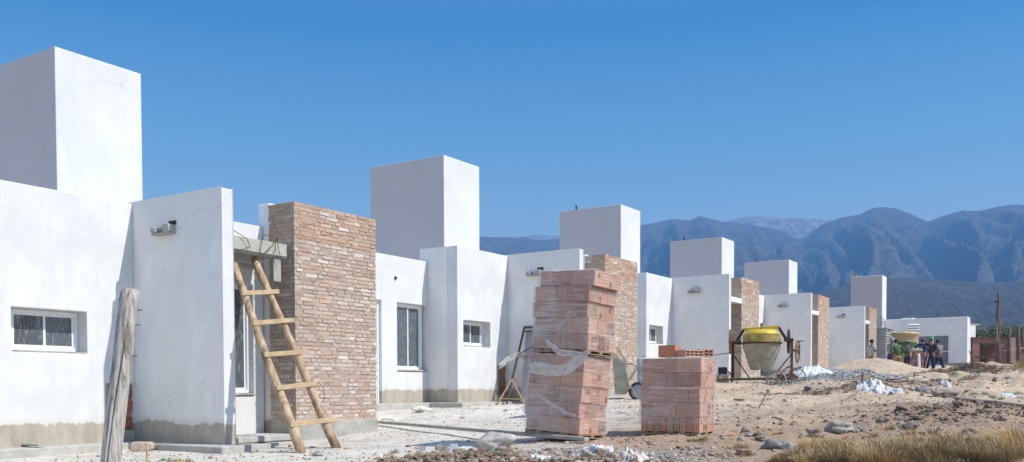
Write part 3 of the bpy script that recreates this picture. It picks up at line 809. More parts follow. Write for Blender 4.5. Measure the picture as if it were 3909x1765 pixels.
e2, ol2, zt2 = pack('brick_pallet', cB, TX, TY, 5, .194, [(0, 0), (.0, .01), (-.005, .035), (-.012, .015), (.01, -.03)], R(-3.6), R(3.6), 'upper wrapped pallet of hollow bricks, stacked on top of the other pallet', 5)
wrap(e2, ol2, TX, TY, .05, seed=8)
# loose film bunched round the middle and flying off to the left
film = MB()
def ribbon(mb, pts, ws, seed, sub=10, fold=3.0, drop=None):
    P_ = [Vector(p) for p in pts]; out = []
    for i in range(len(P_)-1):
        for s in range(sub):
            t = s/sub; a = P_[max(i-1, 0)]; b = P_[i]; c = P_[i+1]; d = P_[min(i+2, len(P_)-1)]
            out.append((.5*((2*b)+(-a+c)*t+(2*a-5*b+4*c-d)*t*t+(-a+3*b-3*c+d)*t**3), ws[i]*(1-t)+ws[i+1]*t))
    out.append((P_[-1], ws[-1])); vs = []; K = 9
    for i, (p, w_) in enumerate(out):
        for k in range(K):
            v = k/(K-1)-.5
            off = .022*math.sin(v*fold*6.28+i*.12+seed)+.02*mn.noise(Vector((i*.2, v*5, seed)))
            vs.append(p+Vector((-.5, -.6, 0))*off+Vector((0, 0, w_*v+.01*mn.noise(Vector((i*.3, v*3, seed+4))))))
    fs = [(i*K+k, i*K+k+1, (i+1)*K+k+1, (i+1)*K+k) for i in range(len(out)-1) for k in range(K-1)]
    mb.add(vs, fs)
def fx(px, py, d): return U(px, py, d=d)
ribbon(film, [fx(1905, 1402, 11.5), fx(1940, 1372, 11.55), fx(1975, 1352, 11.6), fx(2000, 1370, 11.65), fx(2022, 1402, 11.65), fx(2050, 1405, 11.5), fx(2130, 1415, 11.2), fx(2185, 1392, 11.0), fx(2245, 1352, 10.85)], [.07, .09, .06, .06, .13, .15, .13, .17, .12], 2)
ribbon(film, [fx(2050, 1268, 11.6), fx(2080, 1298, 11.45), fx(2130, 1340, 11.25), fx(2180, 1350, 11.02), fx(2245, 1356, 10.84)], [.03, .04, .08, .07, .05], 5)
ribbon(film, [fx(2038, 1500, 11.6), fx(2080, 1530, 11.4), fx(2140, 1565, 11.2), fx(2200, 1592, 11.05)], [.03, .05, .05, .03], 9)
fo = film.build('loose_film', M['film'], e1, smooth=True)
fo.matrix_parent_inverse = Mx.inverted()
# short pack
SX, SY = .70, .76
cC = U(2669.7, 1669.6, d=11.5); cC.z = max(cC.z, ground(cC.x, cC.y))
e3, ol3, zt3 = pack('brick_pallet', cC, SX, SY, 5, .184, [(0, 0), (.0, .0), (-.004, .004), (.004, -.01), (.0, -.012)], R(6), R(.3), 'short wrapped pallet of hollow bricks with loose bricks lying on top', 11, skirt=2)
wrap(e3, ol3, SX, SY, .13, seed=12)
Mc = e3.matrix_world.copy()
def hollow_brick(loc, rz, lx, ly, lz, c, label, holes='y', seed=0, broken=False, rx=0):
    rnd = random.Random(seed); random.seed(seed)
    e = MB(); nh = 4 if lx > .25 else 3
    # real through-holes: shell + webs
    t = .012
    if holes == 'z':
        e.box(0, 0, 0, lx, t, lz, c); e.box(0, ly-t, 0, lx, ly, lz, c)
        for i in range(nh+1):
            a = (lx-t)*i/nh; e.box(a+.0004, t, 0, a+t, ly-t, lz, tuple(q*.9 for q in c))
    else:
        e.box(0, 0, 0, lx, ly, t, c); e.box(0, 0, lz-t, lx, ly, lz, c)
        for i in range(nh+1):
            a = (lx-t)*i/nh; e.box(a+.0004, .0, t, a+t, ly, lz-t, tuple(q*.9 for q in c))
        e.box(t, .0, lz/2-t/2, lx-t, ly, lz/2+t/2, tuple(q*.85 for q in c))
    o = e.build('hollow_brick', M['clay'], None); o.location = loc; o.rotation_euler = (rx, 0, rz)
    return tag(o, label, 'brick', 'loose hollow bricks')
tp = lambda x, y, dz=0: Mc @ Vector((x, y, zt3+.016+dz))
hollow_brick(tp(.34, .36), R(96), .22, .20, .15, (.55, .24, .14), 'red hollow brick standing on end at the back of the short brick pallet', 'z', 1)
hollow_brick(tp(.06, .20), R(-25), .30, .20, .085, (.60, .36, .26), 'dusty hollow brick lying flat in the middle of the short brick pallet', 'y', 2)
hollow_brick(tp(.36, .10, .01), R(-35), .20, .17, .09, (.56, .30, .20), 'broken hollow brick with mortar on it, at the right end of the short brick pallet', 'y', 3)
mb = MB(); mb.tube([tp(.55, .05, .02), tp(.75, -.25, .075), tp(.86, -.30, .085), tp(.865, -.30, .055)], .005, 6)
o = mb.build('steel_rod', M['rust'], None); tag(o, 'thin bent steel rod sticking out to the right from the short brick pallet', 'rod')

# ============================================================ ladder
fL, fR = U(1152, 1722, Z=-.05), U(1287, 1712, Z=-.05)
fL.z = ground(fL.x, fL.y); fR.z = ground(fR.x, fR.y)
tL, tR = U(894, 1020, Y=9.83), U(969, 986, Y=9.86)
tL = fL+(tL-fL)*1.04
lad = empty('wooden_ladder', fL); tag(lad, 'crude wooden ladder of two peeled poles and five boards leaning under the grey lintel', 'ladder')
def rail(a, b, seed, r0, r1):
    rnd = random.Random(seed); pts = []; rs = []
    for i in range(19):
        t = i/18; p = a.lerp(b, t)
        p = p+Vector((.012*math.sin(t*7+seed), .0, .006*math.sin(t*11+seed)))*min(1, 6*t*(1-t)+.2)
        pts.append(p-fL); rs.append((r0*(1-t)+r1*t)*(1+rnd.uniform(-.07, .07)))
    mb = MB(); mb.tube(pts, rs, 14, jit=.03); return mb.build('rail', M['pole'], lad, smooth=True)
rail(fL-Vector((0, 0, .02)), tL, 1, .062, .048); rail(fR-Vector((0, 0, .02)), tR, 4, .062, .046)
for i, t in enumerate((.128, .31, .48, .645, .805)):
    a = fL.lerp(tL, t); b = fR.lerp(tR, t*.995); d = (b-a).normalized()
    front = Vector((.1, -.83, .5)).normalized()*.062
    mb = MB(); mb.beam(a-d*.09+front-fL, b+d*(.14 if i < 4 else .10)+front-fL+Vector((0, 0, .012*(i % 2))), .028, .060, up=(0, 0, 1)); 
    mb.v = [tuple(v) for v in mb.v]
    mb.build('rung', M['wood'], lad, bevel=.003)
mb = MB(); q = fR.lerp(tR, .30)-fL
mb.tube([q+Vector((.02, -.09, .10)), q+Vector((.10, -.12, .02)), q+Vector((.12, -.12, -.12)), q+Vector((.06, -.08, -.22))], .004, 5); mb.build('wire_tie', M['rust'], lad)

# ============================================================ weathered post in the foreground
pt, pb = U(497, 1108, d=5.45), U(422, 1765, d=5.3)
dirp = (pb-pt)/(pt.z-pb.z); pg = pb+dirp*(pb.z-ground(pb.x, pb.y)+.15)
po = empty('wooden_post', pg); tag(po, 'thick weathered split wooden post leaning in the left foreground', 'post')
mb = MB(); n = 26; K = 84; vs = []
for i in range(n+1):
    t = i/n; c = pg.lerp(pt, t)-pg; r = .0535
    if i == n: r *= .9
    for k in range(K):
        a = 2*math.pi*k/K
        cr = -.42*math.exp(-((((a-(3.45+.75*t+.1*math.sin(t*9)))+math.pi) % (2*math.pi)-math.pi)/.075)**2)-.16*math.exp(-((((a-(4.6-.3*t))+math.pi) % (2*math.pi)-math.pi)/.05)**2)*sm(.5, .7, t)
        rr = r*(1+.05*mn.noise(Vector((math.cos(a)*2, math.sin(a)*2, t*3)))+.03*math.sin(a*9+t*2)+cr*sm(.0, .1, t)*sm(1.02, .8, t))
        vs.append(c+Vector((math.cos(a)*rr, math.sin(a)*rr, (.028*mn.noise(Vector((math.cos(a)*3, math.sin(a)*3, 7))) if i == n else 0))))
fs = [(i*K+k, i*K+(k+1) % K, (i+1)*K+(k+1) % K, (i+1)*K+k) for i in range(n) for k in range(K)]+[tuple(n*K+k for k in range(K))]
mb.add(vs, fs); mb.build('shaft', M['post'], po, smooth=True)
for t in (.925, .87, .755):
    c = pg.lerp(pt, t)-pg; mb = MB(); mb.tube([c+RT*.05, c+RT*.082], .0028, 6); mb.build('nail', M['rust'], po)
# thin stake next to it
a = gp(558, 1765); s1 = U(561, 1697, d=8.0); a = U(563, 1800, d=8.0); a.z = ground(a.x, a.y)-.05
mb = MB(); mb.tube([a, s1], .009, 7, jit=.1); tag(mb.build('stake', M['wood'], None), 'thin wooden stake in front of the pale block by the fin wall', 'stake')

# ============================================================ plank on the ground and hoops
p0, p1 = gp(1425, 1622), gp(2240, 1694)
mb = MB(); mb.beam(p0+Vector((0, 0, .055)), p1+Vector((0, 0, .05)), .075, .045, up=(0, 0, 1)); o = mb.build('timber_plank', M['cement'], None, bevel=.004)
tag(o, 'long grey timber lying on the ground from the brick pier to the tall brick stack', 'plank')
def hoop(px0, px1, py, ph, lab, thick=.006):
    a, b = gp(px0, py), gp(px1, py+ (px1-px0)*.1); mid = (a+b)/2; hgt = ph/F*(mid-CAM).dot(FW)
    mb = MB(); mb.tube([a, a.lerp(b, .02)+Vector((0, 0, hgt*.6)), a.lerp(b, .15)+Vector((0, 0, hgt*.93)), a.lerp(b, .5)+Vector((0, 0, hgt)), a.lerp(b, .85)+Vector((0, 0, hgt*.92)), a.lerp(b, .98)+Vector((0, 0, hgt*.5)), b], thick, 6)
    tag(mb.build('steel_hoop', M['scaf'] if thick < .007 else M['cement'], None), lab, 'steel hoop', 'bent steel hoops by the timber plank')
hoop(1455, 1506, 1616, 18, 'thin rusty hoop at the left end of the long timber')
hoop(2130, 2203, 1677, 26, 'pale hoop in front of the tall brick stack', .007)

# ============================================================ scaffold frame, panel, bucket behind the stack
FX = HP[1][0]+8.053
sA, sB = U(1935, 1530, X=16.95), U(2003, 1246, X=17.62)
sA.z = ground(sA.x, sA.y)+.02
sc0 = empty('scaffold_frame', sA); tag(sc0, 'rusty scaffold frame leaning on the second house wall, left of the tall brick stack', 'scaffold')
wd_ = Vector((0.15, -1.0, 0)).normalized()*1.15
mb = MB(); mb.tube([Vector(), sB-sA], .024, 8); mb.build('side_tube', M['scaf'], sc0)
off = Vector((.12, .10, 0)); 
mb = MB(); mb.tube([off, sB-sA+off*.4], .018, 8); mb.build('side_tube', M['scaf'], sc0)
mb = MB(); mb.tube([wd_, sB-sA+wd_], .024, 8); mb.build('side_tube', M['scaf'], sc0)
for t, r, m_ in ((.985, .024, 'scaf'), (.93, .016, 'scaf'), (.60, .012, 'scaf'), (.30, .012, 'scafy')):
    mb = MB(); q = (sB-sA)*t; mb.tube([q, q+wd_], r, 8); mb.build('cross_tube', M[m_], sc0)
mb = MB(); mb.tube([(sB-sA)*.63, (sB-sA)*.92+wd_*.8], .012, 8); mb.build('brace', M['scaf'], sc0)
for t in (.2, .4, .62, .8): 
    mb = MB(); mb.tube([(sB-sA)*t, (sB-sA)*(t+.02)+off*.8], .012, 6); mb.build('cross_tube', M['scaf'], sc0)
q = (sB-sA)*.31-Vector((.06, .02, 0)); g0 = Vector((-.28, .06, 0)); g1 = Vector((-.15, -.55, 0))
mb = MB(); mb.tube([g0, q], .016, 8); mb.tube([q, g1], .016, 8); mb.tube([g0+Vector((0, 0, .12)), g1+Vector((0, 0, .1))], .010, 8); mb.build('brace', M['scafy'], sc0)
pA, pB = U(1985, 1530, X=17.3), U(2010, 1262, X=17.69)
pw = Vector((0, -1.25, 0)); pA.z = ground(pA.x, pA.y)+.05
mb = MB(); nrm = (pB-pA).cross(pw).normalized()*.01
mb.add([pA, pA+pw, pB+pw, pB, pA+nrm, pA+pw+nrm, pB+pw+nrm, pB+nrm], [(0, 1, 2, 3), (7, 6, 5, 4), (0, 4, 5, 1), (1, 5, 6, 2), (2, 6, 7, 3), (3, 7, 4, 0)])
tag(mb.build('plywood_panel', simple('grey_panel', (.42, .41, .40), .8, 0, .2, 5, .2), None), 'grey board leaning on the wall behind the scaffold frame', 'panel')
bq = U(2035, 1545, d=15.8); bq.z = ground(bq.x, bq.y)
bk = empty('bucket', bq); tag(bk, 'cream plastic bucket half hidden behind the tall brick stack', 'bucket')
mb = MB(); mb.lathe([(.115, 0), (.14, .30), (.15, .30), (.15, .325), (.135, .325), (.11, .02)], 20); mb.build('pail', simple('cream_pail', (.62, .58, .48), .6, 0, .3, 9, .1), bk, smooth=True)
mb = MB(); mb.tube([(-.15, 0, .30), (-.12, -.06, .18), (0, -.14, .08), (.12, -.06, .18), (.15, 0, .30)], .004, 6); mb.build('handle', M['rust'], bk)

# ============================================================ cement mixer
def frame_at(name, px, py, d, label, cat, z=None, yaw=None):
    p = U(px, py, d=d)
    if yaw is None: yaw = -math.atan((px-CX)/F)
    if z is not None: p.z = z
    o = empty(name, p, CAMROT+yaw); return tag(o, label, cat)
mx = frame_at('cement_mixer', 2908.6, 1459, 24.6, 'yellow and grey cement mixer upturned on its wheeled stand, right of the short brick pallet', 'cement mixer')
S = 1/601.
Pm = lambda x, y, dy=0: Vector(((x-700)*S, dy, (1000-y)*S))
mxz = mx.location.z
Rt = Matrix.Translation(((690-700)*S, 0, 0))
lz = lambda y: (1000-y)*S
mb = MB(); mb.lathe([(.285, lz(805)), (.29, lz(795)), (.395, lz(610)), (.475, lz(468)), (.485, lz(400)), (.487, lz(392))], 32, Rt, cap=False); mb.lathe([(.27, lz(806)), (.275, lz(800)), (.375, lz(610)), (.455, lz(468))], 32, Rt, cap=False)
dr = mb.build('drum', M['drumgrey'], mx, smooth=True)
mb = MB(); mb.lathe([(.487, lz(400)), (.53, lz(396)), (.535, lz(380)), (.485, lz(372))], 32, Rt, cap=False); mb.build('ring_gear', M['rust'], dr, smooth=True)
mb = MB(); mb.lathe([(.483, lz(376)), (.481, lz(258))], 32, Rt, cap=False); mb.build('drum_band', M['yellow_worn'], dr, smooth=True)
mb = MB(); mb.lathe([(.481, lz(258)), (.44, lz(228)), (.36, lz(182)), (.34, lz(174)), (.12, lz(170))], 32, Rt); mb.build('drum_base', M['yellow'], dr, smooth=True)
mb = MB()
for a, b in ((Pm(310, 345), Pm(424, 158)), (Pm(944, 133), Pm(1068, 335))): 
    arm = MB(); arm.beam(a, b, .07, .06, up=(0, 1, 0)); arm.build('yoke_arm', M['rust'], mx, bevel=.006)
mb.beam(Pm(420, 165), Pm(945, 138), .085, .10, up=(0, 1, 0)); yk = mb.build('yoke', M['yellow'], mx, bevel=.008)
mb = MB(); mb.lathe([(.07, 0), (.05, .05), (.035, .06), (.035, .15), (0, .15)], 14, Matrix.Translation(Pm(690, 160)), cap=False); mb.build('pivot_cap', M['orange_rust'], yk)
mb = MB(); mb.box(*(Pm(215, 400, -.05)), *(Pm(380, 345, .05))); mb.build('bearing', M['rust'], mx, bevel=.01)
mb = MB(); mb.box(*(Pm(1030, 365, -.05)), *(Pm(1175, 315, .05))); mb.build('bearing', M['rust'], mx, bevel=.01)
# posts, braces, base
mb = MB(); mb.beam(Pm(250, 925), Pm(250, 400), .07, .07); mb.build('post', M['rust'], mx, bevel=.005)
mb = MB(); mb.beam(Pm(1150, 970), Pm(1150, 345), .06, .07); mb.build('post', M['orange_rust'], mx, bevel=.005)
for a, b in ((Pm(275, 590, -.02), Pm(505, 930, -.02)), (Pm(1140, 570, -.02), Pm(940, 830, -.02))):
    mb = MB(); mb.beam(a, b, .045, .03); mb.build('brace', M['rust'], mx)
mb = MB(); mb.beam(Pm(5, 965, -.18), Pm(900, 955, -.18), .10, .05, up=(0, 0, 1)); mb.beam(Pm(200, 950, .25), Pm(1190, 940, .25), .09, .05, up=(0, 0, 1)); mb.beam(Pm(230, 955, -.155), Pm(230, 955, .225), .08, .05); mb.beam(Pm(1150, 950, -.25), Pm(1150, 950, .225), .08, .08)
mb.build('chassis', M['orange_rust'], mx, bevel=.006)
# drive wheel (left), gear segment and hand wheel (right), seen nearly edge-on
def disc(cx, cy, r, t, mat, name, spokes=0, rz=0, hub=.04, rim=.03, dy=0, tyre=False):
    o = MB(); Mt = Matrix.Translation(Pm(cx, cy, dy)) @ Matrix.Rotation(rz, 4, 'Z') @ Matrix.Rotation(R(90), 4, 'Y')
    if spokes:
        pr = [(r-rim, -t/2), (r, -t/2), (r, t/2), (r-rim, t/2), (r-rim, -t/2)]; o.lathe(pr, 32, Mt, cap=False)
        o.lathe([(hub, -t), (hub, t)], 12, Mt)
        for i in range(spokes):
            a = 2*math.pi*i/spokes; o.beam(Mt @ Vector((hub*.8*math.cos(a), hub*.8*math.sin(a), 0)), Mt @ Vector(((r-rim*.6)*math.cos(a), (r-rim*.6)*math.sin(a), 0)), .022, .014)
    else: o.lathe([(hub, -t/2), (r, -t/2), (r, t/2), (hub, t/2)], 32, Mt)
    return o.build(name, mat, mx)
disc(205, 355, .33, .045, M['orange_rust'], 'drive_wheel', 6, R(4))
disc(1100, 365, .315, .05, M['rust'], 'gear_wheel', 5, R(-5), dy=-.05)
disc(1238, 525, .30, .03, M['orange_rust'], 'hand_wheel', 5, R(-12), dy=-.05)
mb = MB(); mb.tube([Pm(1240, 365, -.08), Pm(1320, 365, -.10)], .014, 8); mb.build('crank_handle', M['black'], mx)
mb = MB(); mb.tube([Pm(1165, 500, -.05), Pm(1240, 525, -.05)], .03, 8); mb.build('shaft', M['orange_rust'], mx)
disc(918, 985, .27, .05, M['drumgrey'], 'wheel', 8, R(68), dy=-.42)
disc(1238, 925, .25, .05, M['drumgrey'], 'wheel', 8, R(68), dy=.45)
disc(120, 950, .24, .05, M['drumgrey'], 'wheel', 8, R(60), dy=.35)
mb = MB(); mb.tube([Pm(918, 985, -.42), Pm(1238, 925, .45)], .025, 8); mb.build('axle', M['rust'], mx)
mb = MB(); mb.box(*Pm(20, 870, -.12), *Pm(160, 760, .15)); mb.build('motor_box', M['black'], mx, bevel=.02)
# heap of spilt mix under the drum
mb = MB(); q = gp(2900, 1452)
# ============================================================ wheelbarrow leaning on pier
def ztube(mb, M4, pts, r): mb.tube([M4 @ Vector(p) for p in pts], r, 8)
def wheelbarrow(name, px, py, d, scale, label, zfix=None):
    p = U(px, py, d=d); p.z = zfix if zfix is not None else ground(p.x, p.y)
    e = empty(name, p, CAMROT-R(12)); tag(e, label, 'wheelbarrow')
    k = .361/F*d
    P = lambda x, y, dy=0: Vector(((x-315)*k, dy, (640-y)*k))
    # tray on its nose, open side to the left
    tr = MB()
    o1 = [P(62, 190), P(185, 250), P(247, 520), P(172, 590), P(90, 582)]
    h_ = .30; i1 = [(v.x, v.z) for v in o1]
    cen = (sum(a for a, b in i1)/5, sum(b for a, b in i1)/5)
    in_ = [(cen[0]+(a-cen[0])*.93, cen[1]+(b-cen[1])*.93) for a, b in i1]
    tr.prism(i1, -h_, -h_+.006); tr.prism(i1, h_-.006, h_)
    for i in range(1, 4):
        a, b = i1[i], i1[i+1]; c, d_ = in_[i+1], in_[i]
        tr.prism([a, b, c, d_], -h_+.006, h_-.006)
    tr.prism([i1[0], i1[1], in_[1], in_[0]], -h_+.006, h_-.006)
    tr.build('tray', M['drumgrey'], e)
    for s in (-.22, .22):
        f_ = MB(); f_.tube([P(105, 92, s), P(130, 140, s), P(190, 240, s*.9), P(215, 440, s*.7), P(255, 520, s*.4), P(330, 650, s*.25)], .016, 8); f_.build('frame_tube', M['drumgrey'], e)
        f_ = MB(); f_.tube([P(72, 150, s), P(105, 205, s), P(190, 255, s)], .014, 8); f_.build('handle', M['drumgrey'], e)
        f_ = MB(); f_.tube([P(185, 265, s), P(270, 262, s), P(302, 290, s), P(290, 340, s), P(225, 440, s*.8)], .014, 8); f_.build('leg', M['drumgrey'], e)
    wm = Matrix.Translation(P(318, 555, 0)) @ Matrix.Rotation(R(90), 4, 'X')
    t_ = MB(); t_.lathe([(.15, -.035), (.19, -.04), (.205, -.02), (.205, .02), (.19, .04), (.15, .035), (.15, -.035)], 26, wm, cap=False); wo = t_.build('wheel', M['black'], e, smooth=True)
    t_ = MB(); t_.lathe([(.02, -.03), (.15, -.015), (.15, .015), (.02, .03)], 20, wm); t_.build('rim', M['steelgrey'], wo)
    return e
wheelbarrow('wheelbarrow', 2434, 1513, 20.6, 1, 'cement-crusted wheelbarrow stood on its wheel between the two brick stacks')
# pale drum behind short stack
q = U(2450, 1500, d=23.5); q.z = ground(q.x, q.y)
dm = empty('plastic_drum', q); tag(dm, 'pale blue plastic drum half hidden behind the short brick pallet', 'drum')
mb = MB(); mb.lathe([(.22, 0), (.25, .03), (.25, .28), (.258, .30), (.25, .32), (.25, .58), (.258, .6), (.25, .62), (.24, .82), (.22, .85)], 24); mb.build('body', M['blue'], dm, smooth=True)
mb = MB(); mb.lathe([(.05, .85), (.05, .88), (0, .88)], 12, Matrix.Translation((.1, 0, 0)), cap=False); mb.build('cap', simple('blue_cap', (.03, .10, .30), .5), dm)
# wheelbarrow handles behind mixer
q = U(3062, 1432, d=25.8); q.z = ground(q.x, q.y)+.05
wb = empty('wheelbarrow', q, CAMROT); tag(wb, 'wheelbarrow behind the cement mixer showing its red handles with black grips', 'wheelbarrow')
mb = MB(); k_ = 25.8/F*.2408
Q = lambda x, y, dy=0: Vector(((x-1337)*k_, dy, (880-y)*k_))
mb.prism([(Q(960, 830).x, Q(0, 840).z), (Q(1180, 0).x, Q(0, 815).z), (Q(1230, 0).x, Q(0, 905).z), (Q(1000, 0).x, Q(0, 915).z)], -.25, .25); mb.build('tray', M['black'], wb, bevel=.02)
for a, b, c in ((Q(960, 830, -.2), Q(1050, 740, -.2), Q(1120, 712, -.2)), (Q(1180, 805, .2), Q(1280, 745, .2), Q(1360, 718, .2))):
    mb = MB(); mb.tube([a, b], .016, 8); hb = mb.build('handle', M['redtape'], wb); mb = MB(); mb.tube([b, c], .02, 8); mb.build('grip', M['black'], hb)

# ============================================================ people
def skin(name, joints, edges, radii, parent, mat, root=0):
    me = bpy.data.meshes.new(name); me.from_pydata([tuple(j) for j in joints], edges, []); me.materials.append(mat)
    o = bpy.data.objects.new(name, me); COL.objects.link(o); o.parent = parent
    o.modifiers.new('skin', 'SKIN'); sv = me.skin_vertices[0].data if me.skin_vertices else None
    for i, r in enumerate(radii):
        sv[i].radius = (r, r) if not isinstance(r, tuple) else r; sv[i].use_root = (i == root)
    o.modifiers['skin'].use_smooth_shade = True
    s = o.modifiers.new('sub', 'SUBSURF'); s.levels = 1; s.render_levels = 2
    return o
PM = {}
def pm(name, c, r=.85):
    if name not in PM: PM[name] = simple(name, c, r, 0, .15, 10, 0)
    return PM[name]
SKIN = pm('skin_tone', (.30, .16, .10), .6)
def person(px, py, d, face, top, trousers, label, Hh=1.70, lean=0, arms='down', hat=None, hair='short', legs=(0, 0), sleeve=True, zoff=0, build=1.0, spread=.10):
    p = U(px, py, d=d); p.z = ground(p.x, p.y)+zoff
    e = empty('person', p, CAMROT+face); tag(e, label, 'person')
    H = Hh; cl, sl_ = math.cos(lean), math.sin(lean)
    def T(x, y, z):   # bend above pelvis
        dz = z-.53*H
        return Vector((x, y*cl+dz*sl_, .53*H+dz*cl-y*sl_))
    pel = Vector((0, 0, .53*H)); sp = T(0, 0, .62*H); ch = T(0, .01, .73*H); nk = T(0, .01, .825*H); hd0 = T(0, .02, .865*H); hd1 = T(0, .025, .92*H); hd2 = T(0, .02, .965*H)
    J = [pel, sp, ch, nk, hd0, hd1, hd2]; E_ = [(0, 1), (1, 2), (2, 3), (3, 4), (4, 5), (5, 6)]
    Rr = [.115*build, .115*build, .125*build, .055, .06, .088, .07]
    info = {}
    for s in (-1, 1):
        sh = T(s*.115*H*build, 0, .805*H)
        a = arms[0 if s < 0 else 1] if isinstance(arms, (tuple, list)) else arms
        if a == 'down': el = T(s*.15*H, -.02, .63*H); wr = T(s*.15*H, .06, .49*H)
        elif a == 'crossed': el = T(s*.135*H, .05, .66*H); wr = T(-s*.04*H, .20, .69*H)
        elif a == 'front': el = T(s*.15*H, .08, .65*H); wr = T(s*.06*H, .33, .62*H)
        elif a == 'hold': el = T(s*.16*H, .03, .64*H); wr = T(s*.08*H, .27, .56*H)
        elif a == 'hips': el = T(s*.20*H, -.04, .66*H); wr = T(s*.11*H, .05, .58*H)
        elif a == 'reach': el = T(s*.16*H, .22, .73*H); wr = T(s*.10*H, .48, .72*H)
        n = len(J); J += [sh, el, wr]; E_ += [(2, n), (n, n+1), (n+1, n+2)]; Rr += [.062, .047, .032]
        info[s] = (sh, el, wr)
    for s, st in ((-1, legs[0]), (1, legs[1])):
        hp = Vector((s*.055*H, 0, .50*H)); an = Vector((s*(.055*H+spread*.5), st, .045*H)); kn = Vector((s*(.06*H+spread*.3), st*.55+.05, .28*H)); to = an+Vector((s*.02, .14, -.045))
        n = len(J); J += [hp, kn, an, to]; E_ += [(0, n), (n, n+1), (n+1, n+2), (n+2, n+3)]; Rr += [.085, .058, .04, .035]
        info[s*2] = (hp, kn, an, to)
    b = skin('body', J, E_, Rr, e, SKIN)
    # clothes
    tj = [Vector((0, 0, .485*H)), sp, ch, T(0, .01, .80*H)]; te = [(0, 1), (1, 2), (2, 3)]; tr = [.145*build, .14*build, .15*build, .08]
    for s in (-1, 1):
        sh, el, wr = info[s]; end = sh.lerp(el, .75) if not sleeve else el
        n = len(tj); tj += [sh, end]; te += [(2, n), (n, n+1)]; tr += [.082, .066 if sleeve else .07]
        if sleeve: tj.append(el.lerp(wr, .9)); te.append((n+1, n+2)); tr.append(.048)
    skin('shirt' if not sleeve else 'sweater', tj, te, tr, e, top)
    lj = [Vector((0, 0, .565*H)), Vector((0, 0, .50*H))]; le = [(0, 1)]; lr = [.15*build, .155*build]
    for s in (-1, 1):
        hp, kn, an, to = info[s*2]; n = len(lj); lj += [hp+Vector((0, 0, -.03)), kn, an+Vector((0, 0, .02))]; le += [(1, n), (n, n+1), (n+1, n+2)]; lr += [.125, .085, .066]
    skin('trousers', lj, le, lr, e, trousers)
    sh_ = MB()
    for s in (-1, 1):
        hp, kn, an, to = info[s*2]; sh_.rock(an+Vector((0, .07, -.03)), (.05, .14, .045), sub=1, rough=.03)
    sh_.build('shoes', pm('dark_shoe', (.06, .05, .045)), e, smooth=True)
    # face, ears, hands
    Mh = Matrix.Translation(hd1); Mh = Mh @ Matrix.Rotation(-lean, 4, 'X')
    fm = MB(); 
    fm.add([Mh @ Vector(v) for v in ((-.016, .08, -.03), (.016, .08, -.03), (0, .082, .02), (0, .112, -.028))], [(0, 1, 3), (1, 2, 3), (2, 0, 3), (0, 2, 1)])
    for s in (-1, 1): fm.rock(Mh @ Vector((s*.088, .0, -.01)), (.012, .022, .032), sub=1, rough=.02)
    for s in (-1, 1):
        sh, el, wr = info[s]; dd = (wr-el).normalized(); sd = dd.orthogonal().normalized(); up_ = dd.cross(sd)
        pc = wr+dd*.055; fm.rock(pc, (.032, .032, .032), sub=1, rough=.02)
        for q in range(4): 
            b0_ = wr+dd*.08+sd*(q-1.5)*.019; fm.tube([b0_, b0_+dd*.045+up_*.008, b0_+dd*(.075+.01*(q in (1, 2)))+up_*.03], [.009, .008, .006], 6)
        b0_ = wr+dd*.03+sd*.03; fm.tube([b0_, b0_+sd*.025+dd*.03, b0_+sd*.02+dd*.06+up_*.015], [.011, .009, .007], 6)
    fm.build('face_and_hands', SKIN, b, smooth=True)
    em = MB()
    for s in (-1, 1): em.rock(Mh @ Vector((s*.032, .083, .015)), (.009, .006, .005), sub=1, rough=0)
    em.box(*(Mh @ Vector((-.018, .080, -.050))), *(Mh @ Vector((.025, .086, -.046)))); em.build('eyes_and_mouth', pm('eye_dark', (.03, .02, .02)), b)
    hc = MB(); Mq = Mh @ Matrix.Translation((0, -.012, .012))
    if hair == 'hood':
        hc.lathe([(.085, -.13), (.115, -.08), (.125, 0), (.118, .06), (.08, .105), (.0, .125)], 18, Mq @ Matrix.Translation((0, -.015, 0)), cap=False); hc.build('hood', top, e, smooth=True)
    else:
        hc.lathe([(.088, -.045), (.098, 0), (.095, .05), (.07, .09), (.0, .108)], 18, Mq, cap=False); hc.build('hair', pm('dark_hair', (.02, .015, .012)), b, smooth=True)
    if hat:
        hm = MB(); hm.lathe([(.104, .025), (.107, .05), (.095, .09), (.055, .118), (0, .124)], 18, Mq, cap=False); hm.prism([(-.07, .018), (.07, .018), (.07, .03), (-.07, .03)], .08, .17, Mq)
        hm.build('cap', hat, e, smooth=True)
    return e, info
jeans = pm('blue_denim', (.05, .075, .16)); tan = pm('tan_trousers', (.38, .25, .11)); navyt = pm('navy_trousers', (.025, .03, .07))
PG = 'workers gathered behind the sand pile'
person(3326, 1400, 42.5, R(-70), pm('grey_tshirt', (.42, .41, .39)), jeans, 'man in a grey T-shirt and jeans with crossed arms by the corrugated shed', arms='crossed', sleeve=False, hair='short')
person(3398, 1403, 45.8, R(-75), pm('grey_hoodie', (.34, .34, .36)), jeans, 'man with a light grey hood over his head, beside the corrugated shed', arms='hold', hair='hood', lean=R(8), Hh=1.74)
person(3425, 1414, 44.6, R(10), pm('green_sweater', (.06, .12, .04)), tan, 'stout man in a dark green sweater and tan trousers, seen from behind', arms='hips', lean=R(10), build=1.18, Hh=1.72, spread=.2)
person(3462, 1402, 47.0, R(200), pm('black_camo', (.07, .08, .07)), navyt, 'man in a grey cap and dark clothes facing the camera, left of the bricks', arms='front', hat=pm('grey_cap', (.30, .30, .30)), Hh=1.62)
person(3522, 1418, 45.6, R(120), pm('blue_overall', (.03, .05, .18)), pm('blue_trousers', (.03, .05, .16)), 'man in blue workwear and a dark pink cap, right of the red brick stack', arms='reach', hat=pm('pink_cap', (.22, .10, .10)), Hh=1.68)
